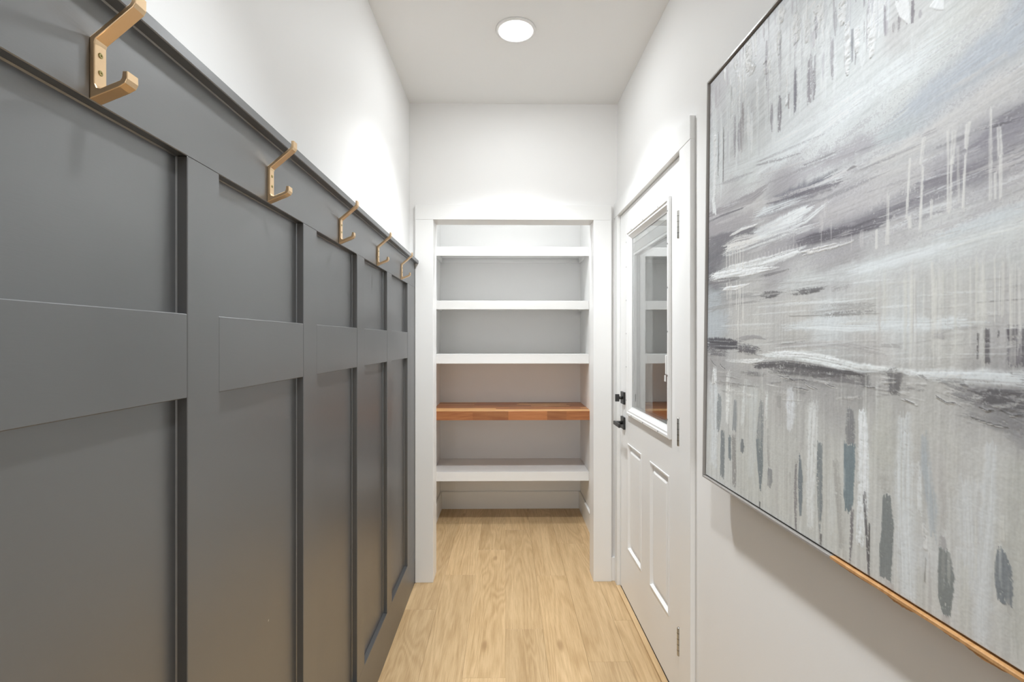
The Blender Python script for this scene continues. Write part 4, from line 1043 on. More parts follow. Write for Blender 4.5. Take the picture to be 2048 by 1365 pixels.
    ('h',[1733,1041,2,1770,1045,7,1805,1048,2],(140,138,146),0.480190749104634,0.7,0.5,0),
    ('h',[735,1126,3,936,1118,13,1104,1111,3],(166,164,170),0.3598391582652877,0.7,0.5,0),
    ('h',[1671,1039,2,1724,1040,5,1772,1042,2],(166,164,170),0.3850193133928198,0.7,0.5,0),
    ('h',[693,1075,4,812,1080,14,919,1085,3],(166,164,170),0.2615095723927414,0.7,0.5,0),
    ('h',[1598,1050,2,1649,1052,4,1697,1054,2],(190,189,190),0.45942129984578023,0.7,0.5,0),
    ('h',[987,1013,3,1163,1012,11,1311,1011,3],(120,117,126),0.3048748256466935,0.7,0.5,0),
    ('h',[1483,1082,2,1567,1086,6,1642,1091,2],(206,211,214),0.48962914851284145,0.7,0.5,0),
    ('h',[742,956,3,1005,973,9,1213,987,3],(166,164,170),0.5809262822977608,0.7,0.5,0),
    ('h',[1764,1136,2,1804,1137,8,1842,1139,2],(166,164,170),0.34165401970201303,0.7,0.5,0),
    ('h',[920,1110,3,1018,1107,11,1107,1105,3],(190,189,190),0.37053767111242536,0.7,0.5,0),
    ('h',[607,1013,4,789,1022,7,946,1030,3],(190,189,190),0.47806172876972886,0.7,0.5,0),
    ('h',[638,969,4,775,977,5,898,985,3],(206,211,214),0.31003027727244686,0.7,0.5,0),
    ('h',[1012,864,3,1141,880,9,1255,894,3],(166,164,170),0.5980753243263615,0.7,0.5,0),
    ('h',[1223,1208,3,1282,1203,9,1337,1199,3],(206,211,214),0.3284781879355642,0.7,0.5,0),
    ('h',[221,741,4,424,767,13,600,790,4],(166,164,170),0.2572891437315424,0.7,0.5,0),
    ('h',[1463,942,2,1528,945,8,1588,948,2],(140,138,146),0.5033222852297348,0.7,0.5,0),
    ('h',[119,668,4,447,715,14,708,752,4],(206,211,214),0.305549235401072,0.7,0.5,0),
    ('h',[680,905,4,877,926,10,1044,944,3],(176,174,178),0.4643725008687396,0.7,0.5,0),
    ('h',[484,980,4,786,986,14,1024,991,3],(176,174,178),0.5972698913546032,0.7,0.5,0),
    ('h',[1353,1115,3,1433,1117,9,1505,1119,2],(166,164,170),0.5709866044620882,0.7,0.5,0),
    ('h',[1576,1216,2,1650,1207,5,1716,1200,2],(190,189,190),0.38870465437751045,0.7,0.5,0),
    ('h',[1530,1037,2,1612,1039,10,1685,1042,2],(166,164,170),0.2643208135062314,0.7,0.5,0),
    ('h',[724,741,4,863,763,9,987,782,3],(176,174,178),0.2772575818121329,0.7,0.5,0),
    ('h',[1455,1181,2,1525,1179,10,1590,1177,2],(206,211,214),0.4600367948470955,0.7,0.5,0),
    ('h',[141,668,4,345,697,17,522,722,4],(120,117,126),0.37863797585012726,0.7,0.5,0),
    ('h',[1656,1040,2,1724,1042,7,1786,1044,2],(176,174,178),0.29986862043877793,0.7,0.5,0),
    ('h',[930,831,3,1061,843,6,1176,853,3],(120,117,126),0.5059737407758467,0.7,0.5,0),
    ('h',[474,1090,4,713,1090,8,911,1090,3],(120,117,126),0.44764324648177656,0.7,0.5,0),
    ('h',[555,685,4,821,720,8,1035,748,3],(120,117,126),0.38058111537824246,0.7,0.5,0),
    ('h',[859,1114,3,941,1112,9,1018,1110,3],(206,211,214),0.5762058903540211,0.7,0.5,0),
    ('h',[615,817,4,878,840,9,1089,859,3],(140,138,146),0.39534725143117927,0.7,0.5,0),
    ('h',[1461,1024,2,1549,1025,6,1628,1025,2],(206,211,214),0.40327464475415475,0.7,0.5,0),
    ('h',[559,966,4,837,989,15,1058,1007,3],(120,117,126),0.4056795150613395,0.7,0.5,0),
    ('h',[1039,987,3,1232,1007,9,1390,1023,2],(166,164,170),0.3440919743574461,0.7,0.5,0),
    ('h',[655,990,4,759,992,16,855,994,3],(176,174,178),0.3682504663626862,0.7,0.5,0),
    ('h',[165,805,4,315,824,13,451,841,4],(206,211,214),0.42773941550026373,0.7,0.5,0),
    ('h',[1776,1237,2,1818,1235,2,1857,1234,2],(190,189,190),0.5036199168622884,0.7,0.5,0),
    ('h',[1432,1194,2,1515,1193,6,1589,1193,2],(140,138,146),0.5975886277125579,0.7,0.5,0),
    ('h',[1721,1149,2,1804,1149,5,1876,1150,2],(140,138,146),0.29714172815005996,0.7,0.5,0),
    ('h',[686,1112,4,929,1103,8,1126,1095,3],(166,164,170),0.5045633931793092,0.7,0.5,0),
    ('h',[1353,1183,3,1447,1173,4,1531,1163,2],(206,211,214),0.3357550329995949,0.7,0.5,0),
    ('h',[1355,936,3,1408,939,5,1458,942,2],(190,189,190),0.4252278339439655,0.7,0.5,0),
    ('h',[1749,1173,2,1822,1164,3,1887,1157,2],(166,164,170),0.2654032918387603,0.7,0.5,0),
    ('h',[1436,1095,2,1561,1087,5,1668,1080,2],(140,138,146),0.34439623878400016,0.7,0.5,0),
    ('h',[972,1007,3,1185,1008,11,1358,1010,3],(140,138,146),0.43897066896335146,0.7,0.5,0),
    ('h',[944,941,3,1094,950,11,1223,958,3],(206,211,214),0.5714597833102033,0.7,0.5,0),
    ('h',[1507,1091,2,1551,1091,10,1592,1092,2],(120,117,126),0.3632941511446155,0.7,0.5,0),
    ('h',[1713,1131,2,1785,1128,3,1850,1125,2],(120,117,126),0.2597441967842966,0.7,0.5,0),
    ('h',[467,1123,4,572,1123,13,668,1124,4],(190,189,190),0.5814099558195045,0.7,0.5,0),
    ('h',[1715,1118,2,1769,1120,8,1818,1122,2],(176,174,178),0.30471617730045325,0.7,0.5,0),
    ('h',[1681,1167,2,1747,1164,8,1808,1161,2],(206,211,214),0.4665810591519324,0.7,0.5,0),
    ('h',[1256,962,3,1387,965,7,1500,967,2],(120,117,126),0.5093998095503088,0.7,0.5,0),
    ('h',[1089,1178,3,1180,1174,11,1263,1171,3],(190,189,190),0.5271195877030419,0.7,0.5,0),
    ('h',[542,697,4,733,736,11,897,769,3],(120,117,126),0.5947855764924553,0.7,0.5,0),
    ('h',[390,1108,4,729,1106,12,990,1103,3],(120,117,126),0.26665856865824966,0.7,0.5,0),
    ('h',[1179,953,3,1252,962,9,1320,971,3],(140,138,146),0.30191866137202783,0.7,0.5,0),
    ('h',[389,1491,4,590,1493,8,763,1494,3],(190,190,186),0.3215359916983733,0.7,0.45,0),
    ('h',[279,1517,4,544,1514,8,762,1512,3],(190,190,186),0.41795037139065216,0.7,0.45,0),
    ('h',[1493,1559,2,1598,1555,7,1689,1551,2],(176,175,173),0.5184353883932848,0.7,0.45,0),
    ('h',[1481,1474,2,1587,1474,5,1679,1473,2],(190,190,186),0.5100398936299821,0.7,0.45,0),
    ('h',[1701,1584,2,1745,1580,6,1786,1577,2],(206,211,213),0.3420488182249772,0.7,0.45,0),
    ('h',[1117,1512,3,1266,1506,8,1394,1501,2],(190,190,186),0.48139175525059474,0.7,0.45,0),
    ('h',[777,1411,3,962,1419,3,1119,1426,3],(190,190,186),0.27583711859491067,0.7,0.45,0),
    ('h',[1638,1406,2,1749,1410,3,1844,1413,2],(160,159,158),0.37838027065626156,0.7,0.45,0),
    ('h',[1371,1619,2,1436,1612,4,1496,1605,2],(206,211,213),0.3413869360611238,0.7,0.45,0),
    ('h',[1683,1614,2,1783,1604,5,1868,1594,2],(176,175,173),0.3226375948620609,0.7,0.45,0),
    ('h',[1625,1603,2,1660,1599,7,1693,1596,2],(190,190,186),0.27114418473133517,0.7,0.45,0),
    ('h',[809,1405,3,1042,1412,6,1230,1418,3],(198,203,203),0.5431892072416677,0.7,0.45,0),
    ('h',[1762,1539,2,1809,1536,2,1853,1533,2],(176,175,173),0.29142386273472654,0.7,0.45,0),
    ('h',[1459,1589,2,1550,1580,7,1631,1571,2],(190,190,186),0.3355953918558069,0.7,0.45,0),
    ('h',[1565,1520,2,1621,1520,3,1673,1520,2],(198,203,203),0.3669882534901079,0.7,0.45,0),
    ('h',[1613,1538,2,1663,1537,6,1709,1535,2],(160,159,158),0.5387547387200577,0.7,0.45,0),
    ('h',[105,1244,4,426,1264,7,684,1281,4],(160,159,158),0.4148884794951586,0.7,0.45,0),
    ('h',[1687,1507,2,1781,1503,3,1862,1499,2],(160,159,158),0.4079097728463322,0.7,0.45,0),
    ('h',[1586,1585,2,1707,1577,3,1809,1571,2],(160,159,158),0.4982340245698217,0.7,0.45,0),
    ('h',[469,1563,4,840,1554,9,1117,1548,3],(160,159,158),0.28306858606557916,0.7,0.45,0),
    ('h',[217,1285,4,436,1303,5,623,1319,4],(176,175,173),0.26813951054656004,0.7,0.45,0),
    ('h',[1348,1644,3,1428,1639,8,1500,1634,2],(206,211,213),0.2744027311931507,0.7,0.45,0),
    ('h',[503,1687,4,868,1652,11,1141,1626,3],(198,203,203),0.34652406371445943,0.7,0.45,0),
    ('h',[1380,1634,2,1504,1626,7,1610,1619,2],(206,211,213),0.2958509371067348,0.7,0.45,0),
    ('h',[1705,1592,2,1764,1588,6,1817,1584,2],(206,211,213),0.3771902429469688,0.7,0.45,0),
    ('h',[1680,1582,2,1730,1577,2,1777,1573,2],(190,190,186),0.4709595712034635,0.7,0.45,0),
    ('h',[732,1580,3,984,1578,5,1187,1575,3],(198,203,203),0.547113365951594,0.7,0.45,0),
    ('h',[658,1667,4,838,1651,7,992,1637,3],(160,159,158),0.36453665131364466,0.7,0.45,0),
    ('h',[491,1443,4,828,1446,6,1085,1449,3],(206,211,213),0.39281619697405173,0.7,0.45,0),
    ('h',[1600,1625,2,1713,1613,4,1810,1603,2],(160,159,158),0.3163426642231195,0.7,0.45,0),
    ('h',[1540,1545,2,1581,1542,7,1620,1540,2],(160,159,158),0.44524483156925654,0.7,0.45,0),
    ('h',[741,1607,3,1029,1588,7,1252,1573,3],(206,211,213),0.43800811907398757,0.7,0.45,0),
    ('h',[294,1693,4,690,1662,9,985,1640,3],(198,203,203),0.37643456721696794,0.7,0.45,0),
    ('h',[1093,1632,3,1220,1626,6,1332,1621,3],(198,203,203),0.28048825131862964,0.7,0.45,0),
    ('h',[989,1664,3,1104,1655,5,1207,1647,3],(198,203,203),0.5106878296013526,0.7,0.45,0),
    ('h',[1576,1431,2,1654,1438,5,1724,1443,2],(206,211,213),0.5329919155444531,0.7,0.45,0),
    ('h',[1296,1458,3,1405,1461,6,1501,1463,2],(206,211,213),0.5085477360271198,0.7,0.45,0),
    ('h',[1318,1424,3,1480,1433,5,1613,1440,2],(198,203,203),0.538554899806571,0.7,0.45,0),
    ('h',[1780,1477,2,1872,1478,3,1951,1479,2],(176,175,173),0.4582481731338435,0.7,0.45,0),
    ('h',[1676,1542,2,1786,1538,3,1880,1535,2],(206,211,213),0.47668077013686616,0.7,0.45,0),
    ('h',[1571,1550,2,1634,1546,4,1692,1543,2],(206,211,213),0.26811820471223874,0.7,0.45,0),
    ('h',[591,1295,4,924,1327,9,1176,1352,3],(160,159,158),0.41259721821285933,0.7,0.45,0),
    ('h',[1167,1456,3,1263,1459,6,1351,1462,3],(190,190,186),0.2899682451285982,0.7,0.45,0),
    ('h',[1779,1577,2,1858,1572,5,1928,1567,2],(160,159,158),0.40016903132548487,0.7,0.45,0),
    ('h',[195,1309,4,419,1322,7,609,1333,4],(190,190,186),0.520887207884152,0.7,0.45,0),
    ('h',[996,1605,3,1132,1599,4,1251,1593,3],(190,190,186),0.45853394190637853,0.7,0.45,0),
    ('h',[1619,1532,2,1710,1532,4,1790,1532,2],(160,159,158),0.5078700896407498,0.7,0.45,0),
    ('h',[544,1407,4,862,1414,10,1108,1420,3],(206,211,213),0.3836768120312105,0.7,0.45,0),
    ('h',[944,1577,3,1205,1574,5,1407,1571,2],(176,175,173),0.425937172122695,0.7,0.45,0),
    ('h',[852,1409,3,1079,1421,9,1264,1431,3],(206,211,213),0.4166792263211685,0.7,0.45,0),
    ('h',[1776,1462,2,1814,1461,4,1850,1461,2],(176,175,173),0.5128146781850708,0.7,0.45,0),
    ('h',[297,1605,4,564,1594,8,784,1585,3],(198,203,203),0.31591422691520393,0.7,0.45,0),
    ('h',[1584,1450,2,1623,1450,5,1659,1451,2],(176,175,173),0.37312171728656285,0.7,0.45,0),
    ('h',[469,1336,4,746,1353,5,969,1366,3],(190,190,186),0.37786413708296906,0.7,0.45,0),
    ('h',[1149,1401,3,1265,1403,6,1367,1406,3],(206,211,213),0.3249038846419662,0.7,0.45,0),
    ('h',[619,1582,4,826,1569,8,999,1558,3],(160,159,158),0.5450454996392693,0.7,0.45,0),
    ('h',[1513,1471,2,1564,1474,5,1611,1476,2],(160,159,158),0.31770033938916664,0.7,0.45,0),
    ('h',[1448,1453,2,1514,1453,5,1575,1454,2],(198,203,203),0.36708400916904277,0.7,0.45,0),
    ('h',[1646,1498,2,1734,1499,4,1811,1500,2],(206,211,213),0.4798347760739716,0.7,0.45,0),
    ('h',[1588,1611,2,1683,1607,3,1767,1604,2],(206,211,213),0.4266570147687967,0.7,0.45,0),
    ('h',[304,1382,4,719,1395,6,1025,1405,3],(190,190,186),0.4606278702800873,0.7,0.45,0),
    ('h',[1696,1432,2,1747,1432,3,1794,1432,2],(160,159,158),0.3133326489551656,0.7,0.45,0),
    ('h',[1327,1378,3,1446,1387,7,1549,1395,2],(190,190,186),0.4283089911376502,0.7,0.45,0),
    ('h',[757,1633,3,1023,1612,4,1232,1597,3],(206,211,213),0.39334805976755083,0.7,0.45,0),
    ('h',[1705,1563,2,1755,1560,2,1802,1556,2],(176,175,173),0.4085231982879255,0.7,0.45,0),
    ('h',[1040,1424,3,1236,1426,4,1397,1428,2],(206,211,213),0.4562429500757198,0.7,0.45,0),
    ('h',[1167,1360,3,1293,1366,5,1404,1372,2],(206,211,213),0.48509129052219946,0.7,0.45,0),
    ('h',[1226,1599,3,1413,1582,6,1566,1568,2],(160,159,158),0.32816667342393663,0.7,0.45,0),
    ('h',[1669,1594,2,1738,1589,3,1799,1585,2],(176,175,173),0.5399687256705745,0.7,0.45,0),
    ('h',[161,1490,4,495,1493,12,759,1495,3],(206,211,213),0.3948440201137286,0.7,0.45,0),
    ('h',[204,1773,6,419,1773,6],(124,122,123),0.4347036283680694,0.5,0.6,0.2),
    ('h',[818,1747,9,976,1733,8],(104,102,104),0.5432579551901142,0.5,0.6,0.2),
    ('h',[1783,1741,3,1800,1742,3],(104,102,104),0.644479283965175,0.5,0.6,0.2),
    ('h',[137,1814,10,425,1801,9],(190,190,187),0.602259557339216,0.5,0.6,0.2),
    ('h',[1395,1702,4,1421,1706,4],(124,122,123),0.3328618295519321,0.5,0.6,0.2),
    ('h',[1461,1750,3,1532,1753,3],(190,190,187),0.373716399374085,0.5,0.6,0.2),
    ('h',[1238,1684,5,1307,1692,4],(140,139,139),0.31460823063882726,0.5,0.6,0.2),
    ('h',[772,1839,4,940,1825,3],(190,190,187),0.5776426423176363,0.5,0.6,0.2),
    ('h',[1161,1782,6,1226,1783,6],(140,139,139),0.6116549247220848,0.5,0.6,0.2),
    ('h',[1424,1720,5,1475,1725,5],(124,122,123),0.49827430079039203,0.5,0.6,0.2),
    ('h',[1597,1670,3,1647,1670,3],(206,206,203),0.5250763722409558,0.5,0.6,0.2),
    ('h',[669,1778,4,788,1783,4],(206,206,203),0.6507165866359984,0.5,0.6,0.2),
    ('h',[1756,1713,3,1772,1716,3],(190,190,187),0.62121685001467,0.5,0.6,0.2),
    ('h',[1358,1695,3,1420,1696,3],(206,206,203),0.5738405264806203,0.5,0.6,0.2),
    ('h',[1745,1778,5,1760,1782,5],(140,139,139),0.514236205961901,0.5,0.6,0.2),
    ('h',[1363,1704,7,1421,1695,7],(140,139,139),0.5214105527414074,0.5,0.6,0.2),
    ('h',[156,1755,8,333,1744,7],(190,190,187),0.4158164865719449,0.5,0.6,0.2),
    ('h',[1475,1702,5,1526,1706,5],(104,102,104),0.33209161425165906,0.5,0.6,0.2),
    ('h',[871,1789,11,968,1786,11],(124,122,123),0.3605732674181468,0.5,0.6,0.2),
    ('h',[211,1853,6,323,1861,6],(124,122,123),0.4559414454414934,0.5,0.6,0.2),
    ('h',[1475,1678,5,1511,1682,5],(190,190,187),0.6689166683360386,0.5,0.6,0.2),
    ('h',[1350,1723,4,1373,1715,4],(140,139,139),0.688359185943292,0.5,0.6,0.2),
    ('h',[1738,1747,7,1785,1745,7],(104,102,104),0.4850333004137069,0.5,0.6,0.2),
    ('h',[1768,1744,4,1791,1746,4],(140,139,139),0.600312905444973,0.5,0.6,0.2),
    ('h',[1343,1714,4,1429,1705,4],(190,190,187),0.6976262727678038,0.5,0.6,0.2),
    ('h',[1013,1731,3,1107,1719,3],(140,139,139),0.6545845104513404,0.5,0.6,0.2),
    ('h',[1053,1710,10,1181,1699,9],(104,102,104),0.577061893012875,0.5,0.6,0.2),
    ('h',[1455,1707,5,1539,1700,4],(206,206,203),0.508927408928414,0.5,0.6,0.2),
    ('h',[425,1742,14,621,1735,13],(140,139,139),0.6649652520024528,0.5,0.6,0.2),
    ('h',[1770,1715,5,1803,1709,5],(124,122,123),0.5649801663930607,0.5,0.6,0.2),
    ('h',[1415,1735,6,1468,1738,6],(206,206,203),0.5282030902943817,0.5,0.6,0.2),
    ('h',[1644,1702,7,1674,1695,7],(190,190,187),0.34932834059914014,0.5,0.6,0.2),
    ('h',[1780,1757,4,1818,1756,4],(104,102,104),0.32867547374479084,0.5,0.6,0.2),
    ('h',[1660,1727,8,1707,1718,7],(206,206,203),0.56707768908275,0.5,0.6,0.2),
    ('h',[1278,1689,9,1372,1677,8],(140,139,139),0.3150559993562379,0.5,0.6,0.2),
    ('h',[973,1732,5,1101,1736,5],(206,206,203),0.6201059223006995,0.5,0.6,0.2),
    ('h',[1327,1737,4,1408,1736,4],(140,139,139),0.5843230312737164,0.5,0.6,0.2),
    ('h',[1356,1677,9,1454,1679,8],(140,139,139),0.40865283341062586,0.5,0.6,0.2),
    ('h',[1714,1695,5,1734,1698,5],(124,122,123),0.6225527709405183,0.5,0.6,0.2),
    ('h',[1617,1744,6,1640,1751,6],(104,102,104),0.6832476272271947,0.5,0.6,0.2),
    ('h',[346,1802,5,591,1798,5],(140,139,139),0.6593448322256056,0.5,0.6,0.2),
    ('h',[1651,1739,2,1681,1740,2],(206,206,203),0.4371734894794297,0.5,0.6,0.2),
    ('h',[1100,1687,6,1182,1696,5],(104,102,104),0.3002742721718494,0.5,0.6,0.2),
    ('h',[1579,1724,5,1619,1717,5],(206,206,203),0.47034785206139773,0.5,0.6,0.2),
    ('h',[1638,1690,6,1659,1691,6],(104,102,104),0.6746494796458106,0.5,0.6,0.2),
    ('h',[465,1732,12,655,1736,11],(124,122,123),0.5874968161287424,0.5,0.6,0.2),
    ('h',[143,1812,15,416,1808,14],(124,122,123),0.4825415660575725,0.5,0.6,0.2),
    ('h',[1572,1690,9,1644,1684,8],(104,102,104),0.4407773164278701,0.5,0.6,0.2),
    ('h',[460,1851,8,577,1850,8],(206,206,203),0.5546246971456028,0.5,0.6,0.2),
    ('h',[835,1706,12,882,1703,12],(124,122,123),0.4219931148919258,0.5,0.6,0.2),
    ('h',[732,1815,14,843,1805,13],(190,190,187),0.5046924462617941,0.5,0.6,0.2),
    ('h',[921,1699,11,989,1701,10],(140,139,139),0.35410599129345055,0.5,0.6,0.2),
    ('h',[1617,1751,8,1673,1747,8],(190,190,187),0.5417656052254246,0.5,0.6,0.2),
    ('h',[287,1846,11,491,1845,10],(206,206,203),0.5597386437837115,0.5,0.6,0.2),
    ('h',[1387,1669,10,1418,1661,9],(104,102,104),0.4968273044196175,0.5,0.6,0.2),
    ('h',[227,1857,5,451,1842,4],(140,139,139),0.3311800054840326,0.5,0.6,0.2),
    ('h',[1355,1753,3,1413,1748,2],(104,102,104),0.33563145565419156,0.5,0.6,0.2),
    ('h',[986,1715,8,1045,1719,8],(104,102,104),0.6893207398924422,0.5,0.6,0.2),
    ('h',[1785,1719,5,1825,1714,5],(206,206,203),0.615123668371193,0.5,0.6,0.2),
    ('h',[1666,1730,6,1699,1730,6],(190,190,187),0.5276231618263478,0.5,0.6,0.2),
    ('h',[1783,1720,7,1821,1720,7],(140,139,139),0.4110004180122547,0.5,0.6,0.2),
    ('h',[702,1772,5,785,1757,5],(124,122,123),0.6711672604752317,0.5,0.6,0.2),
    ('h',[1502,1676,9,1529,1683,9],(124,122,123),0.6768373779413661,0.5,0.6,0.2),
    ('h',[1592,1675,6,1654,1666,6],(190,190,187),0.38107086722156563,0.5,0.6,0.2),
    ('h',[1726,1743,7,1787,1731,7],(190,190,187),0.6728036248498941,0.5,0.6,0.2),
    ('h',[368,1860,9,543,1849,8],(190,190,187),0.6811931667528462,0.5,0.6,0.2),
    ('h',[1154,1791,7,1261,1774,7],(190,190,187),0.644149341798221,0.5,0.6,0.2),
    ('h',[1465,1717,6,1516,1722,6],(124,122,123),0.564713798125754,0.5,0.6,0.2),
    ('h',[1645,1701,5,1694,1695,5],(140,139,139),0.3229499815775081,0.5,0.6,0.2),
    ('h',[1737,1701,3,1796,1698,3],(140,139,139),0.30969333526376436,0.5,0.6,0.2),
    ('v',[252,1065,5,254,1163,5],(204,203,198),0.9,0.3,0,0),
    ('v',[287,1077,5,289,1182,5],(204,203,198),0.9,0.3,0,0),
    ('v',[321,1072,4,323,1173,4],(204,203,198),0.9,0.3,0,0),
    ('v',[354,1083,4,357,1205,4],(204,203,198),0.9,0.3,0,0),
    ('v',[376,1082,4,378,1181,4],(204,203,198),0.9,0.3,0,0),
    ('v',[402,1084,4,405,1198,4],(204,203,198),0.9,0.3,0,0),
    ('v',[434,1087,4,436,1197,4],(204,203,198),0.9,0.3,0,0),
    ('v',[291,1242,5,296,1435,5],(204,203,198),0.9,0.3,0,0),
    ('v',[309,1266,5,313,1436,5],(204,203,198),0.9,0.3,0,0),
    ('v',[369,1246,4,373,1412,4],(204,203,198),0.9,0.3,0,0),
    ('v',[391,1281,4,396,1475,4],(204,203,198),0.9,0.3,0,0),
    ('v',[406,1251,4,410,1383,4],(204,203,198),0.9,0.3,0,0),
    ('v',[439,1294,4,443,1476,4],(204,203,198),0.9,0.3,0,0),
    ('v',[390,1461,4,395,1660,4],(204,203,198),0.9,0.3,0,0),
    ('v',[422,1463,4,424,1528,4],(204,203,198),0.9,0.3,0,0),
    ('v',[262,1247,5,265,1345,5],(204,203,198),0.9,0.3,0,0),
    ('v',[515,1143,4,515,1178,4],(196,194,194),0.6,0.4,0,0),
    ('v',[548,1144,4,549,1179,4],(196,194,194),0.6,0.4,0,0),
    ('v',[580,1144,4,581,1179,4],(196,194,194),0.6,0.4,0,0),
    ('v',[612,1145,4,613,1179,4],(196,194,194),0.6,0.4,0,0),
    ('v',[643,1146,4,644,1180,4],(196,194,194),0.6,0.4,0,0),
    ('v',[673,1147,4,674,1180,4],(196,194,194),0.6,0.4,0,0),
    ('v',[702,1147,4,703,1180,4],(196,194,194),0.6,0.4,0,0),
    ('v',[731,1148,4,731,1180,4],(196,194,194),0.6,0.4,0,0),
    ('v',[759,1149,4,759,1181,4],(196,194,194),0.6,0.4,0,0),
    ('v',[786,1149,3,786,1181,3],(196,194,194),0.6,0.4,0,0),
    ('v',[812,1150,3,813,1181,3],(196,194,194),0.6,0.4,0,0),
    ('v',[838,1151,3,839,1181,3],(196,194,194),0.6,0.4,0,0),
    ('v',[864,1151,3,864,1182,3],(196,194,194),0.6,0.4,0,0),
    ('v',[888,1152,3,889,1182,3],(196,194,194),0.6,0.4,0,0),
    ('v',[912,1152,3,913,1182,3],(196,194,194),0.6,0.4,0,0),
    ('v',[1377,1084,5,1377,1220,7],(200,200,197),0.85,0.35,0,0),
    ('v',[1462,990,5,1451,1189,5],(200,200,197),0.85,0.35,0,0),
    ('v',[1461,1175,7,1465,1223,7],(200,200,197),0.85,0.35,0,0),
    ('v',[1512,952,9,1500,1032,5],(200,200,197),0.85,0.35,0,0),
    ('v',[1508,1034,5,1500,1239,6],(200,200,197),0.85,0.35,0,0),
    ('v',[1540,1147,4,1538,1209,5],(200,200,197),0.85,0.35,0,0),
    ('v',[1590,965,4,1593,1201,4],(200,200,197),0.85,0.35,0,0),
    ('v',[1610,974,9,1603,1068,9],(200,200,197),0.85,0.35,0,0),
    ('v',[1603,1040,4,1600,1203,5],(200,200,197),0.85,0.35,0,0),
    ('v',[1621,1032,4,1626,1175,4],(200,200,197),0.85,0.35,0,0),
    ('v',[1650,967,9,1645,1041,6],(200,200,197),0.85,0.35,0,0),
    ('v',[1645,1041,4,1638,1213,5],(200,200,197),0.85,0.35,0,0),
    ('v',[1713,955,4,1714,1200,5],(200,200,197),0.85,0.35,0,0),
    ('v',[1734,1013,6,1739,1097,8],(200,200,197),0.85,0.35,0,0),
    ('v',[1739,1090,5,1741,1207,5],(200,200,197),0.85,0.35,0,0),
    ('v',[1726,1131,4,1727,1203,4],(200,200,197),0.85,0.35,0,0),
    ('v',[1329,1190,6,1330,1261,7],(200,200,197),0.85,0.35,0,0),
    ('v',[1378,1171,8,1375,1253,10],(200,200,197),0.85,0.35,0,0),
    ('v',[1470,1363,5,1472,1502,5],(204,204,200),0.4167093064476034,0.6,0,0),
    ('v',[1469,1395,4,1472,1642,4],(196,197,190),0.40436490241950224,0.6,0,0),
    ('v',[1422,1388,3,1423,1500,3],(200,200,194),0.4355704467820706,0.6,0,0),
    ('v',[1348,1379,5,1352,1639,5],(204,204,200),0.47773353180033473,0.6,0,0),
    ('v',[1728,1374,2,1730,1527,2],(204,204,200),0.3976441235549118,0.6,0,0),
    ('v',[1788,1378,5,1790,1597,5],(204,204,200),0.5629133068365895,0.6,0,0),
    ('v',[1766,1390,5,1768,1529,5],(178,177,176),0.7340848262890776,0.6,0,0),
    ('v',[1766,1384,3,1769,1593,3],(200,200,194),0.5169006402363935,0.6,0,0),
    ('v',[1663,1372,2,1665,1509,2],(204,204,200),0.645956349274805,0.6,0,0),
    ('v',[1754,1353,5,1757,1583,5],(178,177,176),0.5274391681416198,0.6,0,0),
    ('v',[1799,1372,7,1801,1509,7],(204,204,200),0.43122557941608286,0.6,0,0),
    ('v',[1484,1374,7,1487,1607,7],(204,204,200),0.46953804796326404,0.6,0,0),
    ('v',[1754,1373,5,1755,1527,5],(178,177,176),0.4940361990439197,0.6,0,0),
    ('v',[1696,1359,5,1700,1640,5],(200,200,194),0.6547784096512546,0.6,0,0),
    ('v',[1795,1372,2,1797,1516,2],(178,177,176),0.5098126933635185,0.6,0,0),
    ('v',[1680,1365,5,1682,1520,5],(200,200,194),0.7334875111738158,0.6,0,0),
    ('v',[1477,1357,3,1481,1606,3],(178,177,176),0.6797284258010214,0.6,0,0),
    ('v',[1485,1381,3,1486,1494,3],(196,197,190),0.5941754774131882,0.6,0,0),
    ('v',[1487,1349,2,1489,1512,2],(178,177,176),0.7271170802428509,0.6,0,0),
    ('v',[1678,1357,4,1680,1522,4],(196,197,190),0.6982042223645799,0.6,0,0),
    ('v',[1579,1349,3,1581,1499,3],(196,197,190),0.6886774206561332,0.6,0,0),
    ('v',[1525,1386,4,1526,1495,4],(178,177,176),0.5091243580420273,0.6,0,0),
    ('v',[1661,1360,3,1664,1584,3],(200,200,194),0.5148086382036695,0.6,0,0),
    ('v',[1740,1385,2,1741,1517,2],(204,204,200),0.6765144056753905,0.6,0,0),
    ('v',[1673,1375,6,1675,1508,6],(178,177,176),0.35399834524531915,0.6,0,0),
    ('v',[1473,1328,6,1476,1515,6],(204,204,200),0.5596290318087531,0.6,0,0),
    ('v',[1336,1370,4,1338,1489,4],(204,204,200),0.323960980941125,0.6,0,0),
    ('v',[1769,1358,6,1772,1636,6],(200,200,194),0.4583287335884677,0.6,0,0),
    ('v',[1448,1361,6,1451,1596,6],(196,197,190),0.6705744431491114,0.6,0,0),
    ('v',[1332,1361,3,1336,1589,3],(204,204,200),0.32293778704706577,0.6,0,0),
    ('v',[1516,1385,2,1518,1518,2],(200,200,194),0.5172658301041397,0.6,0,0),
    ('v',[1349,1368,3,1351,1501,3],(178,177,176),0.47360869639449654,0.6,0,0),
    ('v',[1549,1352,2,1553,1649,2],(200,200,194),0.6222192699117046,0.6,0,0),
    ('v',[1544,1337,5,1548,1608,5],(200,200,194),0.5803169295112911,0.6,0,0),
    ('v',[1570,1358,7,1573,1629,7],(204,204,200),0.5073779605930024,0.6,0,0),
    ('v',[1474,1363,3,1477,1589,3],(196,197,190),0.6958511789339966,0.6,0,0),
    ('v',[1778,1374,2,1780,1625,2],(200,200,194),0.7225778856571746,0.6,0,0),
    ('v',[1701,1397,6,1703,1516,6],(200,200,194),0.6652293593771118,0.6,0,0),
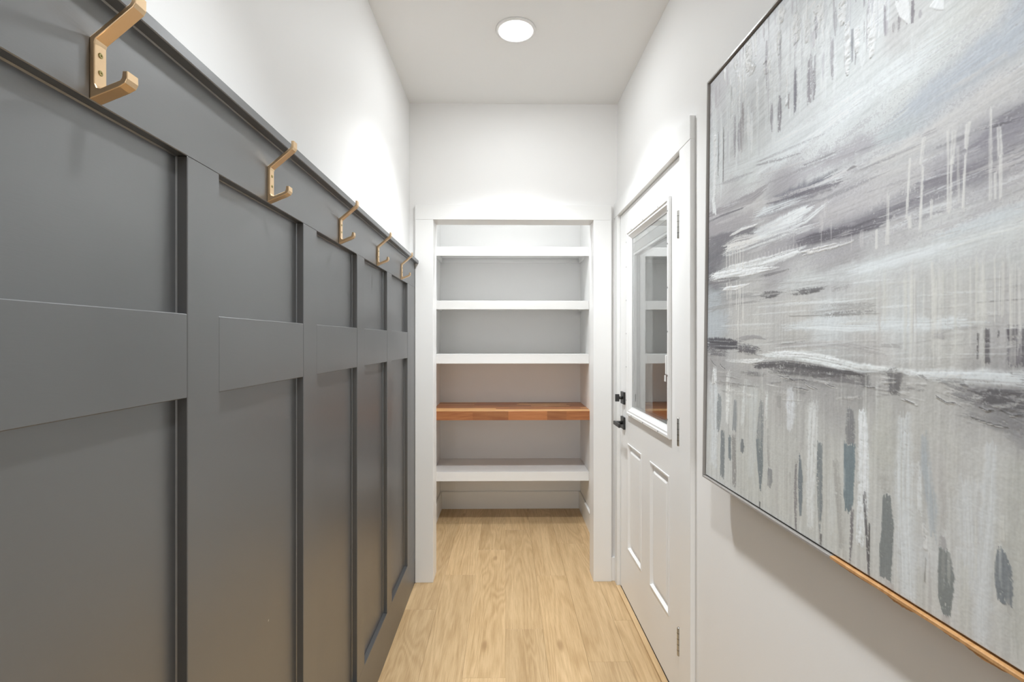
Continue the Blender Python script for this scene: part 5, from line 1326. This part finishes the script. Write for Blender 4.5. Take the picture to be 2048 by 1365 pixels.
    ('v',[1695,1374,5,1696,1508,5],(204,204,200),0.3806191222276606,0.6,0,0),
    ('v',[1343,1377,6,1347,1649,6],(178,177,176),0.5605843885594751,0.6,0,0),
    ('v',[1727,1350,2,1729,1523,2],(200,200,194),0.7205530550255911,0.6,0,0),
    ('v',[1366,1340,7,1369,1503,7],(196,197,190),0.5043634915887671,0.6,0,0),
    ('v',[1689,1401,5,1691,1618,5],(200,200,194),0.4688960680748472,0.6,0,0),
    ('v',[1469,1390,5,1473,1651,5],(204,204,200),0.37027857891715205,0.6,0,0),
    ('v',[1555,1392,7,1558,1616,6],(204,204,200),0.5639106979482604,0.6,0,0),
    ('v',[1749,1358,7,1752,1589,7],(178,177,176),0.6021232613727449,0.6,0,0),
    ('v',[1748,1384,3,1750,1519,3],(178,177,176),0.5157703270155456,0.6,0,0),
    ('v',[1545,1343,4,1548,1505,4],(204,204,200),0.615669921931254,0.6,0,0),
    ('v',[1452,1365,4,1455,1518,4],(200,200,194),0.6854920247673979,0.6,0,0),
    ('v',[1555,1381,6,1557,1523,6],(200,200,194),0.731421612931917,0.6,0,0),
    ('v',[1748,1364,5,1749,1509,5],(200,200,194),0.7048919999614316,0.6,0,0),
    ('v',[1480,1386,2,1481,1500,2],(178,177,176),0.6752681144415438,0.6,0,0),
    ('v',[1499,1352,2,1501,1509,2],(178,177,176),0.4962996037368033,0.6,0,0),
    ('v',[1595,1350,2,1599,1644,2],(178,177,176),0.35362951492896566,0.6,0,0),
    ('v',[1490,1373,2,1494,1645,2],(178,177,176),0.6052927475242962,0.6,0,0),
    ('v',[1539,1361,2,1542,1628,2],(178,177,176),0.6027712725454666,0.6,0,0),
    ('v',[1618,1345,5,1621,1605,5],(196,197,190),0.5906254726689346,0.6,0,0),
    ('v',[1700,1355,2,1703,1636,2],(196,197,190),0.7143647186397646,0.6,0,0),
    ('v',[1047,1748,4,1049,1883,4],(172,172,168),0.43731115642720264,0.6,0.2,0),
    ('v',[624,1724,11,626,1811,11],(190,192,186),0.40776670373943735,0.6,0.2,0),
    ('v',[550,1757,4,557,2026,4],(160,159,157),0.3741588876294628,0.6,0.2,0),
    ('v',[1168,1707,4,1170,1819,4],(200,202,198),0.4058653693601617,0.6,0.2,0),
    ('v',[1237,1678,2,1238,1775,2],(200,202,198),0.46930755476426267,0.6,0.2,0),
    ('v',[1289,1675,5,1291,1836,5],(190,192,186),0.5447244532035513,0.6,0.2,0),
    ('v',[1150,1733,5,1151,1814,5],(172,172,168),0.4634159681072858,0.6,0.2,0),
    ('v',[383,1740,9,390,2026,9],(160,159,157),0.30902623647964855,0.6,0.2,0),
    ('v',[1200,1759,4,1203,1970,4],(160,159,157),0.4900925707023222,0.6,0.2,0),
    ('v',[1342,1725,6,1343,1821,6],(190,192,186),0.30905215949124987,0.6,0.2,0),
    ('v',[421,1803,13,424,1906,13],(172,172,168),0.4475617628688541,0.6,0.2,0),
    ('v',[911,1738,7,913,1839,7],(200,202,198),0.5438168328265407,0.6,0.2,0),
    ('v',[1303,1753,3,1304,1822,3],(172,172,168),0.34067633554467613,0.6,0.2,0),
    ('v',[1190,1733,4,1191,1796,4],(172,172,168),0.4517861680936135,0.6,0.2,0),
    ('v',[880,1689,5,882,1819,5],(160,159,157),0.5083979145290345,0.6,0.2,0),
    ('v',[316,1846,16,322,2074,16],(200,202,198),0.5219158954787326,0.6,0.2,0),
    ('v',[673,1803,11,679,2071,11],(190,192,186),0.5097096892226847,0.6,0.2,0),
    ('v',[474,1753,8,480,2011,8],(172,172,168),0.5117507170755169,0.6,0.2,0),
    ('v',[741,1754,11,742,1837,11],(172,172,168),0.49477268119682094,0.6,0.2,0),
    ('v',[613,1763,8,618,2000,7],(172,172,168),0.4366127950684978,0.6,0.2,0),
    ('v',[109,1770,12,117,2081,12],(160,159,157),0.4789422543387321,0.6,0.2,0),
    ('v',[478,1709,13,481,1833,13],(172,172,168),0.5566213409453356,0.6,0.2,0),
    ('v',[922,1702,7,924,1770,7],(172,172,168),0.491015332253611,0.6,0.2,0),
    ('v',[325,1808,7,330,1997,7],(200,202,198),0.42093231405620946,0.6,0.2,0),
    ('v',[632,1704,6,637,1930,6],(200,202,198),0.41898264995196693,0.6,0.2,0),
    ('v',[88,1887,7,92,2033,7],(190,192,186),0.3571933601008932,0.6,0.2,0),
    ('v',[655,1714,9,661,1980,9],(160,159,157),0.3825266517280508,0.6,0.2,0),
    ('v',[1185,1717,4,1189,1927,4],(172,172,168),0.46833672359395206,0.6,0.2,0),
    ('v',[93,1784,10,102,2135,10],(200,202,198),0.5047195906238089,0.6,0.2,0),
    ('v',[1336,1717,2,1337,1768,2],(200,202,198),0.3057224195532514,0.6,0.2,0),
    ('v',[886,1743,7,888,1844,7],(160,159,157),0.36020655535131235,0.6,0.2,0),
    ('v',[1339,1706,6,1342,1878,6],(200,202,198),0.4146938420192666,0.6,0.2,0),
    ('v',[1152,1737,8,1154,1860,8],(172,172,168),0.5549716861838023,0.6,0.2,0),
    ('v',[275,1779,13,280,1945,13],(190,192,186),0.3523892995062463,0.6,0.2,0),
    ('v',[1141,1748,5,1145,1947,5],(172,172,168),0.4088476355411652,0.6,0.2,0),
    ('v',[772,1721,7,777,1947,7],(160,159,157),0.5462793078342298,0.6,0.2,0),
    ('v',[892,1774,8,897,2015,8],(190,192,186),0.3128200653654845,0.6,0.2,0),
    ('v',[387,1823,5,394,2098,5],(200,202,198),0.39602563136183677,0.6,0.2,0),
    ('v',[1000,1769,7,1001,1841,7],(200,202,198),0.4349713000650295,0.6,0.2,0),
    ('v',[1279,1735,4,1281,1840,4],(200,202,198),0.358452461062371,0.6,0.2,0),
    ('v',[1633,2166,3,1634,2278,3],(194,195,188),0.2742667268706781,0.7,0.2,0),
    ('v',[1487,1987,3,1488,2057,3],(178,178,172),0.4256671934991727,0.7,0.2,0),
    ('v',[80,2065,12,93,2523,12],(194,195,188),0.40148250337201696,0.7,0.2,0),
    ('v',[1736,1992,5,1738,2179,5],(194,195,188),0.30328293954370633,0.7,0.2,0),
    ('v',[348,2369,6,352,2512,6],(200,204,204),0.3097770421427022,0.7,0.2,0),
    ('v',[1724,1932,2,1725,2057,2],(200,204,204),0.44254163537677427,0.7,0.2,0),
    ('v',[1608,2158,5,1610,2273,5],(194,195,188),0.48334309856059654,0.7,0.2,0),
    ('v',[931,2316,8,935,2510,8],(200,204,204),0.41175461562176413,0.7,0.2,0),
    ('v',[1243,2175,5,1244,2263,5],(194,195,188),0.47608110920681146,0.7,0.2,0),
    ('v',[1750,2084,5,1751,2191,5],(200,204,204),0.4317607913584106,0.7,0.2,0),
    ('v',[745,2081,9,753,2444,9],(194,195,188),0.381702269801916,0.7,0.2,0),
    ('v',[834,2062,6,840,2346,6],(178,178,172),0.5124163840908472,0.7,0.2,0),
    ('v',[1797,2059,3,1799,2245,3],(194,195,188),0.3603325827748793,0.7,0.2,0),
    ('v',[688,2214,17,692,2422,17],(194,195,188),0.39081771447651503,0.7,0.2,0),
    ('v',[1412,1925,2,1415,2174,2],(200,204,204),0.2584811241679463,0.7,0.2,0),
    ('v',[573,2171,12,576,2287,12],(178,178,172),0.4735555079743361,0.7,0.2,0),
    ('v',[892,2104,13,896,2278,13],(172,170,168),0.29288718350983034,0.7,0.2,0),
    ('v',[1212,2246,4,1215,2414,4],(194,195,188),0.4788191120549724,0.7,0.2,0),
    ('v',[1547,2201,7,1550,2433,7],(172,170,168),0.5328448798388519,0.7,0.2,0),
    ('v',[1192,2261,12,1195,2438,12],(178,178,172),0.35791428526460634,0.7,0.2,0),
    ('v',[1690,1986,6,1692,2114,6],(172,170,168),0.4742533204911722,0.7,0.2,0),
    ('v',[1754,2041,4,1755,2094,4],(178,178,172),0.4107508659828986,0.7,0.2,0),
    ('v',[612,1947,17,615,2103,16],(194,195,188),0.3564683891369916,0.7,0.2,0),
    ('v',[1781,1999,3,1783,2131,3],(178,178,172),0.2539563930261406,0.7,0.2,0),
    ('v',[1190,2040,8,1191,2125,8],(200,204,204),0.3850056230536443,0.7,0.2,0),
    ('v',[862,2211,13,866,2426,13],(172,170,168),0.26320225304963535,0.7,0.2,0),
    ('v',[1187,2147,11,1191,2369,11],(178,178,172),0.5360586959175738,0.7,0.2,0),
    ('v',[1591,2153,6,1592,2281,6],(172,170,168),0.4155573154994622,0.7,0.2,0),
    ('v',[898,1991,11,900,2081,11],(194,195,188),0.3902460810269476,0.7,0.2,0),
    ('v',[1508,2194,5,1511,2402,5],(194,195,188),0.36131641384603724,0.7,0.2,0),
    ('v',[1467,2004,3,1468,2080,3],(200,204,204),0.3724436859209252,0.7,0.2,0),
    ('v',[1048,2098,8,1053,2367,8],(178,178,172),0.42316657077127706,0.7,0.2,0),
    ('v',[535,1942,9,541,2187,9],(194,195,188),0.5293977638755061,0.7,0.2,0),
    ('v',[1442,1923,6,1445,2095,6],(194,195,188),0.2875674917098496,0.7,0.2,0),
    ('v',[1631,2121,4,1632,2221,4],(200,204,204),0.36139073677431954,0.7,0.2,0),
    ('v',[1318,2221,7,1323,2484,7],(178,178,172),0.34341288414756,0.7,0.2,0),
    ('v',[1038,2178,7,1044,2481,7],(200,204,204),0.3312662732919,0.7,0.2,0),
    ('v',[1771,2146,3,1772,2243,3],(172,170,168),0.26066544457863555,0.7,0.2,0),
    ('v',[1165,2070,7,1170,2345,7],(178,178,172),0.4712403165091545,0.7,0.2,0),
    ('v',[1541,1946,2,1543,2118,2],(200,204,204),0.5326387635220489,0.7,0.2,0),
    ('v',[1789,2080,5,1790,2193,5],(194,195,188),0.3303589469702594,0.7,0.2,0),
    ('v',[1357,1930,9,1359,2044,9],(178,178,172),0.2949647439393968,0.7,0.2,0),
    ('v',[1551,2115,4,1553,2257,4],(200,204,204),0.2926637784953187,0.7,0.2,0),
    ('v',[259,2348,10,263,2517,10],(178,178,172),0.5124456297160953,0.7,0.2,0),
    ('v',[240,2464,14,247,2753,14],(200,204,204),0.37998339248418467,0.7,0.2,0),
    ('v',[656,1935,6,659,2059,6],(172,170,168),0.28807219427135683,0.7,0.2,0),
    ('v',[1053,2279,5,1054,2376,5],(172,170,168),0.5490696671810145,0.7,0.2,0),
    ('v',[1792,1969,5,1793,2071,5],(194,195,188),0.28114188992249606,0.7,0.2,0),
    ('v',[1686,2037,4,1688,2209,4],(194,195,188),0.42066079320177435,0.7,0.2,0),
    ('v',[1241,2108,7,1244,2273,7],(194,195,188),0.31013706793621176,0.7,0.2,0),
    ('v',[1424,2212,3,1428,2438,3],(178,178,172),0.34507043421095207,0.7,0.2,0),
    ('v',[1678,1945,2,1680,2096,2],(178,178,172),0.2843706099094467,0.7,0.2,0),
    ('v',[100,2439,29,111,2833,29],(172,170,168),0.40756965584386173,0.7,0.2,0),
    ('v',[1610,1937,4,1612,2085,4],(178,178,172),0.42713980138387964,0.7,0.2,0),
    ('v',[757,2128,13,762,2372,13],(172,170,168),0.4607519617699909,0.7,0.2,0),
    ('v',[1617,2115,5,1618,2229,5],(172,170,168),0.33603814611461136,0.7,0.2,0),
    ('v',[1789,1976,3,1790,2043,3],(172,170,168),0.46865524495827604,0.7,0.2,0),
    ('v',[830,2111,5,833,2269,5],(172,170,168),0.40942920920695103,0.7,0.2,0),
    ('v',[1711,2169,3,1713,2304,3],(200,204,204),0.27078361157499853,0.7,0.2,0),
    ('v',[1181,2229,3,1186,2474,3],(194,195,188),0.36520736860757924,0.7,0.2,0),
    ('v',[1404,226,4,1405,300,4],(212,218,222),0.4724376849300609,0.5,0.3,0.25),
    ('v',[1315,392,3,1316,488,3],(170,170,178),0.45960502457396313,0.5,0.3,0.25),
    ('v',[748,199,8,753,410,8],(184,188,194),0.4293467409012095,0.5,0.3,0.25),
    ('v',[-18,-358,20,-15,-264,19],(184,188,194),0.4282577795838357,0.5,0.3,0.25),
    ('v',[593,-292,13,597,-123,13],(216,222,226),0.5949653576731244,0.5,0.3,0.25),
    ('v',[1281,396,4,1283,562,4],(212,218,222),0.5037939097880679,0.5,0.3,0.25),
    ('v',[1361,144,3,1362,211,3],(184,188,194),0.34693229145881466,0.5,0.3,0.25),
    ('v',[407,433,13,411,593,13],(216,222,226),0.30299375203316053,0.5,0.3,0.25),
    ('v',[1279,81,4,1281,168,4],(216,222,226),0.534426029409943,0.5,0.3,0.25),
    ('v',[1379,173,5,1380,257,5],(212,218,222),0.32574797404314326,0.5,0.3,0.25),
    ('v',[1323,418,6,1325,509,6],(170,170,178),0.49197591219147896,0.5,0.3,0.25),
    ('v',[825,404,6,829,600,6],(216,222,226),0.6526266055788293,0.5,0.3,0.25),
    ('v',[496,-90,14,500,104,14],(212,218,222),0.5565117464006961,0.5,0.3,0.25),
    ('v',[74,449,14,80,648,14],(212,218,222),0.37199484775136443,0.5,0.3,0.25),
    ('v',[1274,386,4,1276,554,4],(170,170,178),0.6928300483702773,0.5,0.3,0.25),
    ('v',[1116,271,4,1118,357,4],(184,188,194),0.5327706859456945,0.5,0.3,0.25),
    ('v',[736,182,11,738,304,11],(184,188,194),0.4788245471116187,0.5,0.3,0.25),
    ('v',[1181,435,5,1183,574,5],(184,188,194),0.3734866077386372,0.5,0.3,0.25),
    ('v',[245,-83,11,252,186,11],(184,188,194),0.42616397197982625,0.5,0.3,0.25),
    ('v',[1209,154,7,1210,241,7],(212,218,222),0.3947092902699572,0.5,0.3,0.25),
    ('v',[735,-46,6,737,71,6],(212,218,222),0.5776499478987625,0.5,0.3,0.25),
    ('v',[691,-138,7,693,-29,7],(184,188,194),0.39819658244543427,0.5,0.3,0.25),
    ('v',[1152,12,6,1154,159,6],(184,188,194),0.573588471862838,0.5,0.3,0.25),
    ('v',[966,264,4,968,389,4],(170,170,178),0.47693624906065357,0.5,0.3,0.25),
    ('v',[142,235,12,149,499,12],(184,188,194),0.4073889867058982,0.5,0.3,0.25),
    ('v',[1341,396,6,1342,474,6],(216,222,226),0.43838215889381577,0.5,0.3,0.25),
    ('v',[1416,297,5,1417,367,5],(170,170,178),0.6457385532031459,0.5,0.3,0.25),
    ('v',[334,-77,6,337,72,6],(170,170,178),0.4911194164434204,0.5,0.3,0.25),
    ('v',[980,450,6,983,577,6],(170,170,178),0.6295427877744941,0.5,0.3,0.25),
    ('v',[447,-328,10,452,-108,10],(170,170,178),0.5336577382449925,0.5,0.3,0.25),
    ('v',[1131,100,5,1132,202,5],(170,170,178),0.6694954991663096,0.5,0.3,0.25),
    ('v',[821,158,6,825,345,6],(170,170,178),0.5268688326522265,0.5,0.3,0.25),
    ('v',[547,260,8,551,435,8],(212,218,222),0.4296175794421051,0.5,0.3,0.25),
    ('v',[384,451,11,388,623,11],(216,222,226),0.37848644229190165,0.5,0.3,0.25),
    ('v',[803,272,3,804,357,3],(216,222,226),0.5807396775530119,0.5,0.3,0.25),
    ('v',[388,293,11,390,396,11],(212,218,222),0.6692749154185967,0.5,0.3,0.25),
    ('v',[1314,272,2,1315,372,2],(170,170,178),0.5736632118053562,0.5,0.3,0.25),
    ('v',[505,-63,5,507,52,5],(170,170,178),0.4736185733898569,0.5,0.3,0.25),
    ('v',[576,553,9,578,660,9],(184,188,194),0.5667757368771964,0.5,0.3,0.25),
    ('v',[534,-82,7,537,56,7],(212,218,222),0.3394219573393738,0.5,0.3,0.25),
    ('v',[1162,418,5,1164,505,5],(212,218,222),0.43070732005981877,0.5,0.3,0.25),
    ('v',[1213,0,3,1216,141,3],(184,188,194),0.44895155698027145,0.5,0.3,0.25),
    ('v',[1317,394,5,1319,508,5],(216,222,226),0.6912013614305242,0.5,0.3,0.25),
    ('v',[829,36,10,831,146,10],(184,188,194),0.31863645324550466,0.5,0.3,0.25),
    ('v',[395,254,13,398,374,13],(184,188,194),0.6391319981165444,0.5,0.3,0.25),
    ('v',[1183,203,5,1184,265,5],(170,170,178),0.38106947278375564,0.5,0.3,0.25),
    ('v',[1046,1130,3,1048,1200,3],(190,188,188),0.6,0.4,0.1,0),
    ('v',[1212,1181,3,1213,1245,3],(190,188,188),0.6,0.4,0.1,0),
    ('v',[1104,1114,3,1105,1182,3],(190,188,188),0.6,0.4,0.1,0),
    ('v',[866,1090,4,867,1166,4],(190,188,188),0.6,0.4,0.1,0),
    ('v',[1068,1017,9,1069,1086,9],(190,188,188),0.6,0.4,0.1,0),
    ('v',[1261,1178,10,1262,1240,10],(190,188,188),0.6,0.4,0.1,0),
    ('v',[1045,1070,14,1046,1140,14],(190,188,188),0.6,0.4,0.1,0),
]

def value_noise(rng, a, b, fa, fb, octaves=1):
    """smooth random field sampled at coordinates a, b (arrays in metres) with frequencies fa, fb per metre"""
    out = np.zeros(np.broadcast(a, b).shape, np.float32); amp, tot = 1.0, 0.0
    for o in range(octaves):
        x = a * fa * 2 ** o; y = b * fb * 2 ** o
        T = rng.random((256, 256)).astype(np.float32)
        xi = np.floor(x).astype(np.int32); yi = np.floor(y).astype(np.int32)
        fx = (x - xi).astype(np.float32); fy = (y - yi).astype(np.float32)
        fx = fx * fx * (3 - 2 * fx); fy = fy * fy * (3 - 2 * fy)
        x0 = xi & 255; x1 = (xi + 1) & 255; y0 = yi & 255; y1 = (yi + 1) & 255
        out = out + amp * ((T[x0, y0] * (1 - fx) + T[x1, y0] * fx) * (1 - fy) + (T[x0, y1] * (1 - fx) + T[x1, y1] * fx) * fy)
        tot += amp; amp *= 0.55
    return (out / tot).astype(np.float32)

def sstep(x, a, b):
    t = np.clip((x - a) / (b - a), 0, 1)
    return t * t * (3 - 2 * t)

def paint_canvas(us, vs):
    """lays the underpainting and the strokes on the canvas; us, vs = grid coordinates in metres"""
    rng = np.random.default_rng(11)
    Ug, Vg = np.meshgrid(us.astype(np.float32), vs.astype(np.float32))
    C = np.zeros(Ug.shape + (3,), np.float32); Wt = np.zeros(Ug.shape, np.float32)
    wu = Ug + 0.05 * (value_noise(rng, Ug, Vg, 14, 14, 2) - 0.5)
    wv = Vg + 0.04 * (value_noise(rng, Ug, Vg, 8, 20, 2) - 0.5)
    for u, v, r, g, b in UNDER:
        d2 = (wu - u / 2000.0) ** 2 + (wv - v / 2000.0) ** 2
        w = 1.0 / (d2 + 0.0009) ** 1.7
        Wt += w
        C += w[..., None] * np.array((r, g, b), np.float32)
    C /= Wt[..., None]
    Hh = np.zeros(Ug.shape, np.float32)
    # canvas-wide noises
    grain = value_noise(rng, Ug, Vg, 420, 420, 2)
    rough = value_noise(rng, Ug, Vg, 150, 110, 3)
    warp_a = value_noise(rng, Ug, Vg, 60, 60, 2) - 0.5
    low = sstep(Vg, 0.62, 0.75)
    vert = value_noise(rng, Ug, Vg, 190, 5, 3) - 0.5
    horz = value_noise(rng, Ug + 0.45 * Vg, Vg + 0.10 * Ug, 5, 170, 3) - 0.5
    C += ((vert * low * 22 + horz * (1 - low) * 30))[..., None]
    # scumbled violet-grey over the middle
    mid = sstep(Vg, 0.22, 0.42) * (1 - sstep(Vg, 0.60, 0.74))
    scum = sstep(0.6 * (horz + 0.5) + 0.4 * grain, 0.56, 0.68) * mid * 0.35
    C = C * (1 - scum[..., None]) + np.array((140, 138, 146), np.float32) * scum[..., None]
    for o, flat, col, alpha, soft, dry, rel in STROKES:
        P = np.array(flat, np.float32).reshape(-1, 3) / 2000.0
        pad = P[:, 2].max() * 1.6 + 0.006
        j0 = np.searchsorted(us, P[:, 0].min() - pad); j1 = np.searchsorted(us, P[:, 0].max() + pad)
        i0 = np.searchsorted(vs, P[:, 1].min() - pad); i1 = np.searchsorted(vs, P[:, 1].max() + pad)
        if j1 - j0 < 1 or i1 - i0 < 1: continue
        sl = (slice(i0, i1), slice(j0, j1))
        X = Ug[sl]; Y = Vg[sl]
        best = np.full(X.shape, 1e9, np.float32); sd = np.zeros_like(X); td = np.zeros_like(X); hw = np.ones_like(X)
        acc = 0.0
        for k in range(len(P) - 1):
            a, b = P[k], P[k + 1]
            dx, dy = b[0] - a[0], b[1] - a[1]; Ln = math.hypot(dx, dy) + 1e-9
            t = ((X - a[0]) * dx + (Y - a[1]) * dy) / (Ln * Ln)
            tc = np.clip(t, 0, 1)
            ex = X - (a[0] + tc * dx); ey = Y - (a[1] + tc * dy)
            d = np.sqrt(ex * ex + ey * ey)
            m = d < best
            best = np.where(m, d, best)
            s = (-(X - a[0]) * dy + (Y - a[1]) * dx) / Ln
            sd = np.where(m, s, sd); td = np.where(m, acc + t * Ln, td)
            hw = np.where(m, a[2] + tc * (b[2] - a[2]), hw)
            acc += Ln
        hw = np.maximum(hw, 0.0004)
        bris = value_noise(rng, sd, td, 420, 9, 2)
        # blunt ends, ragged by the bristles; a comb of small teeth along the edges
        over = np.maximum(-td, td - acc) + (bris - 0.5) * ((0.010 + 0.03 * soft) if o == 'v' else (0.04 + 0.10 * soft)) * (1.0 if acc > 0.05 else 0.3)
        teeth = value_noise(rng, sd, td, 40, 260, 2) - 0.5
        q = np.maximum(np.abs(sd) / hw + 0.30 * teeth * (0.4 + 0.6 * (sd < 0)), 1.0 + over / np.maximum(0.35 * hw, 0.003))
        q = q + (0.55 * soft + 0.05) * (warp_a[sl] * 1.5 + (bris - 0.5) * 0.9)
        a_ = 1.0 - sstep(q, 1.0 - soft * 0.95, 1.0 + soft * 0.35 + 0.03)
        # bristles thin the paint towards the ends
        end = np.minimum(td, acc - td)
        a_ = a_ * (1.0 - 0.45 * soft * (bris > 0.5) * (1 - sstep(end, 0, 0.04)))
        if dry > 0:
            f = 0.5 * grain[sl] + 0.25 * rough[sl] + 0.25 * bris
            edge = np.clip(best / hw, 0, 1)
            a_ = a_ * sstep(f, 0.28 + 0.30 * dry * (0.35 + 0.65 * edge) - 0.06, 0.28 + 0.30 * dry * (0.35 + 0.65 * edge) + 0.10)
        if soft > 0.28: a_ = a_ * (0.5 + 0.5 * sstep(bris, 0.22, 0.6))
        a_ = np.clip(a_ * alpha, 0, 1)
        shade = ((bris - 0.5) * (8 + 14 * soft))[..., None]
        C[sl] = C[sl] * (1 - a_[..., None]) + (np.array(col, np.float32) + shade) * a_[..., None]
        Hh[sl] = Hh[sl] * (1 - 0.6 * a_) + a_ * (0.00025 + rel * (0.0005 + 0.0040 * (rough[sl] - 0.35) + 0.0014 * (bris - 0.5)))
    C += ((rough - 0.5) * 6 + (grain - 0.5) * 7)[..., None]
    Hh += 0.00022 * (grain - 0.5) + 0.0003 * (rough - 0.5)
    return np.clip(C, 0, 255), Hh

# ------------------------------------------------------------------ painting on the right wall
PH = 1.200; PWD = 1.20                 # outer height and width
def canvas_material():
    m, nt, N, L, b = new_mat('painted_canvas')
    at = N.new('ShaderNodeAttribute'); at.attribute_name = 'pigment'
    L.new(at.outputs['Color'], b.inputs['Base Color'])
    b.inputs['Roughness'].default_value = 0.4
    b.inputs['IOR'].default_value = 1.38
    geo = N.new('ShaderNodeTexCoord'); nz = N.new('ShaderNodeTexNoise'); nz.inputs['Scale'].default_value = 1400
    bp = N.new('ShaderNodeBump'); bp.inputs['Strength'].default_value = 0.15; bp.inputs['Distance'].default_value = 0.0004
    L.new(geo.outputs['Object'], nz.inputs['Vector']); L.new(nz.outputs['Fac'], bp.inputs['Height']); L.new(bp.outputs['Normal'], b.inputs['Normal'])
    return m

def painting():
    t = empty('painting'); tag(t, 'large abstract painting in grey, white and violet with thin metal frame', 'painting')
    P0 = Vector((0.617, 1.500, 2.170)); FB = Vector((0.602, 1.500, 0.970))
    U = Vector((0.0303, -1.0, 0.0)).normalized(); Vd = (FB - P0).normalized()
    UP = -Vd; Nn = U.cross(UP)
    mat = Matrix.Identity(4)
    mat.col[0] = (*U, 0); mat.col[1] = (*UP, 0); mat.col[2] = (*Nn, 0); mat.col[3] = (*P0, 1)
    t.matrix_world = mat
    # canvas: grid that is finer towards the camera end, with the paint's own relief
    e = 0.0095
    us = [e]
    while us[-1] < PWD - e: us.append(us[-1] + 0.0022 * max(0.45, 1.5 - us[-1]))
    us[-1] = PWD - e
    us = np.array(us); vs = np.linspace(e, PH - e, 1060)
    C, Hh = paint_canvas(us, vs)
    grey = C.mean(-1, keepdims=True); C = grey + (C - grey) * 0.65
    C = np.clip(196 + (C - 196) * 1.16, 40, 240)
    lin = C / 255.0
    lin = np.where(lin <= 0.04045, lin / 12.92, ((lin + 0.055) / 1.055) ** 2.4) * PIGMENT_GAIN
    lin = np.minimum(lin, np.array((0.86, 0.885, 0.90)))
    nu, nv = len(us), len(vs)
    Ug, Vg = np.meshgrid(us, vs)
    rim = np.minimum(np.minimum(Ug - us[0], us[-1] - Ug), np.minimum(Vg - vs[0], vs[-1] - Vg))
    z = -0.003 + Hh * np.clip(rim / 0.004, 0, 1)
    co = np.stack([Ug, -Vg, z], -1).reshape(-1, 3).astype(np.float32)
    idx = np.arange(nu * nv).reshape(nv, nu)
    quads = np.stack([idx[:-1, :-1], idx[1:, :-1], idx[1:, 1:], idx[:-1, 1:]], -1).reshape(-1, 4)
    # sides and back close the canvas
    loop = np.concatenate([idx[0, :], idx[1:, -1], idx[-1, -2::-1], idx[-2:0:-1, 0]])
    nb = len(co); bco = co[loop].copy(); bco[:, 2] = -0.018
    nl = len(loop); k = np.arange(nl); k2 = (k + 1) % nl
    side = np.stack([loop[k], loop[k2], nb + k2, nb + k], -1)
    co = np.concatenate([co, bco]); quads = np.concatenate([quads, side]).astype(np.int32)
    me = bpy.data.meshes.new('canvas')
    me.vertices.add(len(co)); me.vertices.foreach_set('co', co.ravel())
    me.loops.add(quads.size); me.loops.foreach_set('vertex_index', quads.ravel())
    me.polygons.add(len(quads)); me.polygons.foreach_set('loop_start', np.arange(0, quads.size, 4, dtype=np.int32))
    me.update(calc_edges=True)
    at = me.color_attributes.new('pigment', 'FLOAT_COLOR', 'POINT')
    rgba = np.ones((len(co), 4), np.float32); rgba[:nu * nv, :3] = lin.reshape(-1, 3); rgba[nu * nv:, :3] = 0.6
    at.data.foreach_set('color', rgba.ravel())
    sm = np.ones(len(quads), bool); sm[-nl:] = False
    me.polygons.foreach_set('use_smooth', sm)
    me.update()
    obj('canvas', me, canvas_material(), t)
    # floater frame: four slim strips with a dark gap inside, finish chipped to bare wood along the bottom
    fw, zf, zb = 0.0055, 0.0035, -0.019
    box('frame_strip', 0, PWD, -fw, 0, zb, zf, M['frame_metal'], t, 0.0006)
    box('frame_strip', 0, fw, -PH + fw, -fw, zb, zf, M['frame_metal'], t, 0.0006)
    box('frame_strip', PWD - fw, PWD, -PH + fw, -fw, zb, zf, M['frame_metal'], t, 0.0006)
    c = 0.567
    box('frame_strip', 0, c, -PH, -PH + fw, zb, zf, M['frame_metal'], t, 0.0006)
    w = box('frame_strip', c, PWD, -PH, -PH + fw, zb, zf, M['raw_wood'], t, 0.0006); w['label'] = 'bare chipped wooden frame edge'
    box('frame_tray', 0.004, PWD - 0.004, -PH + 0.004, -0.004, zb, -0.0182, M['black_gap'], t)
    # splinters of torn veneer hanging from the bare edge
    random.seed(8)
    for u0, ln, dp in ((0.575, 0.10, 0.0022), (0.70, 0.055, 0.0045), (0.80, 0.03, 0.002), (0.832, 0.062, 0.0045), (0.905, 0.04, 0.003)):
        bmz = bmesh.new(); n = 14; top = []; bot = []
        for i in range(n + 1):
            f = i / n
            x = u0 + f * ln; y = -PH - dp * math.sin(math.pi * f) ** 0.7 * random.uniform(0.6, 1.0) - 0.0001
            top.append((bmz.verts.new((x, -PH + 0.0008, 0.0022)), bmz.verts.new((x, -PH + 0.0008, 0.0006))))
            bot.append((bmz.verts.new((x, y, 0.0022)), bmz.verts.new((x, y, 0.0006))))
        for i in range(n):
            bmz.faces.new([top[i][0], bot[i][0], bot[i + 1][0], top[i + 1][0]])
            bmz.faces.new([top[i][1], top[i + 1][1], bot[i + 1][1], bot[i][1]])
            bmz.faces.new([bot[i][0], bot[i][1], bot[i + 1][1], bot[i + 1][0]])
        obj('veneer_splinter', finish(bmz, 'veneer_splinter'), M['raw_wood'], t)
    return t
PIGMENT_GAIN = 1.28
painting()
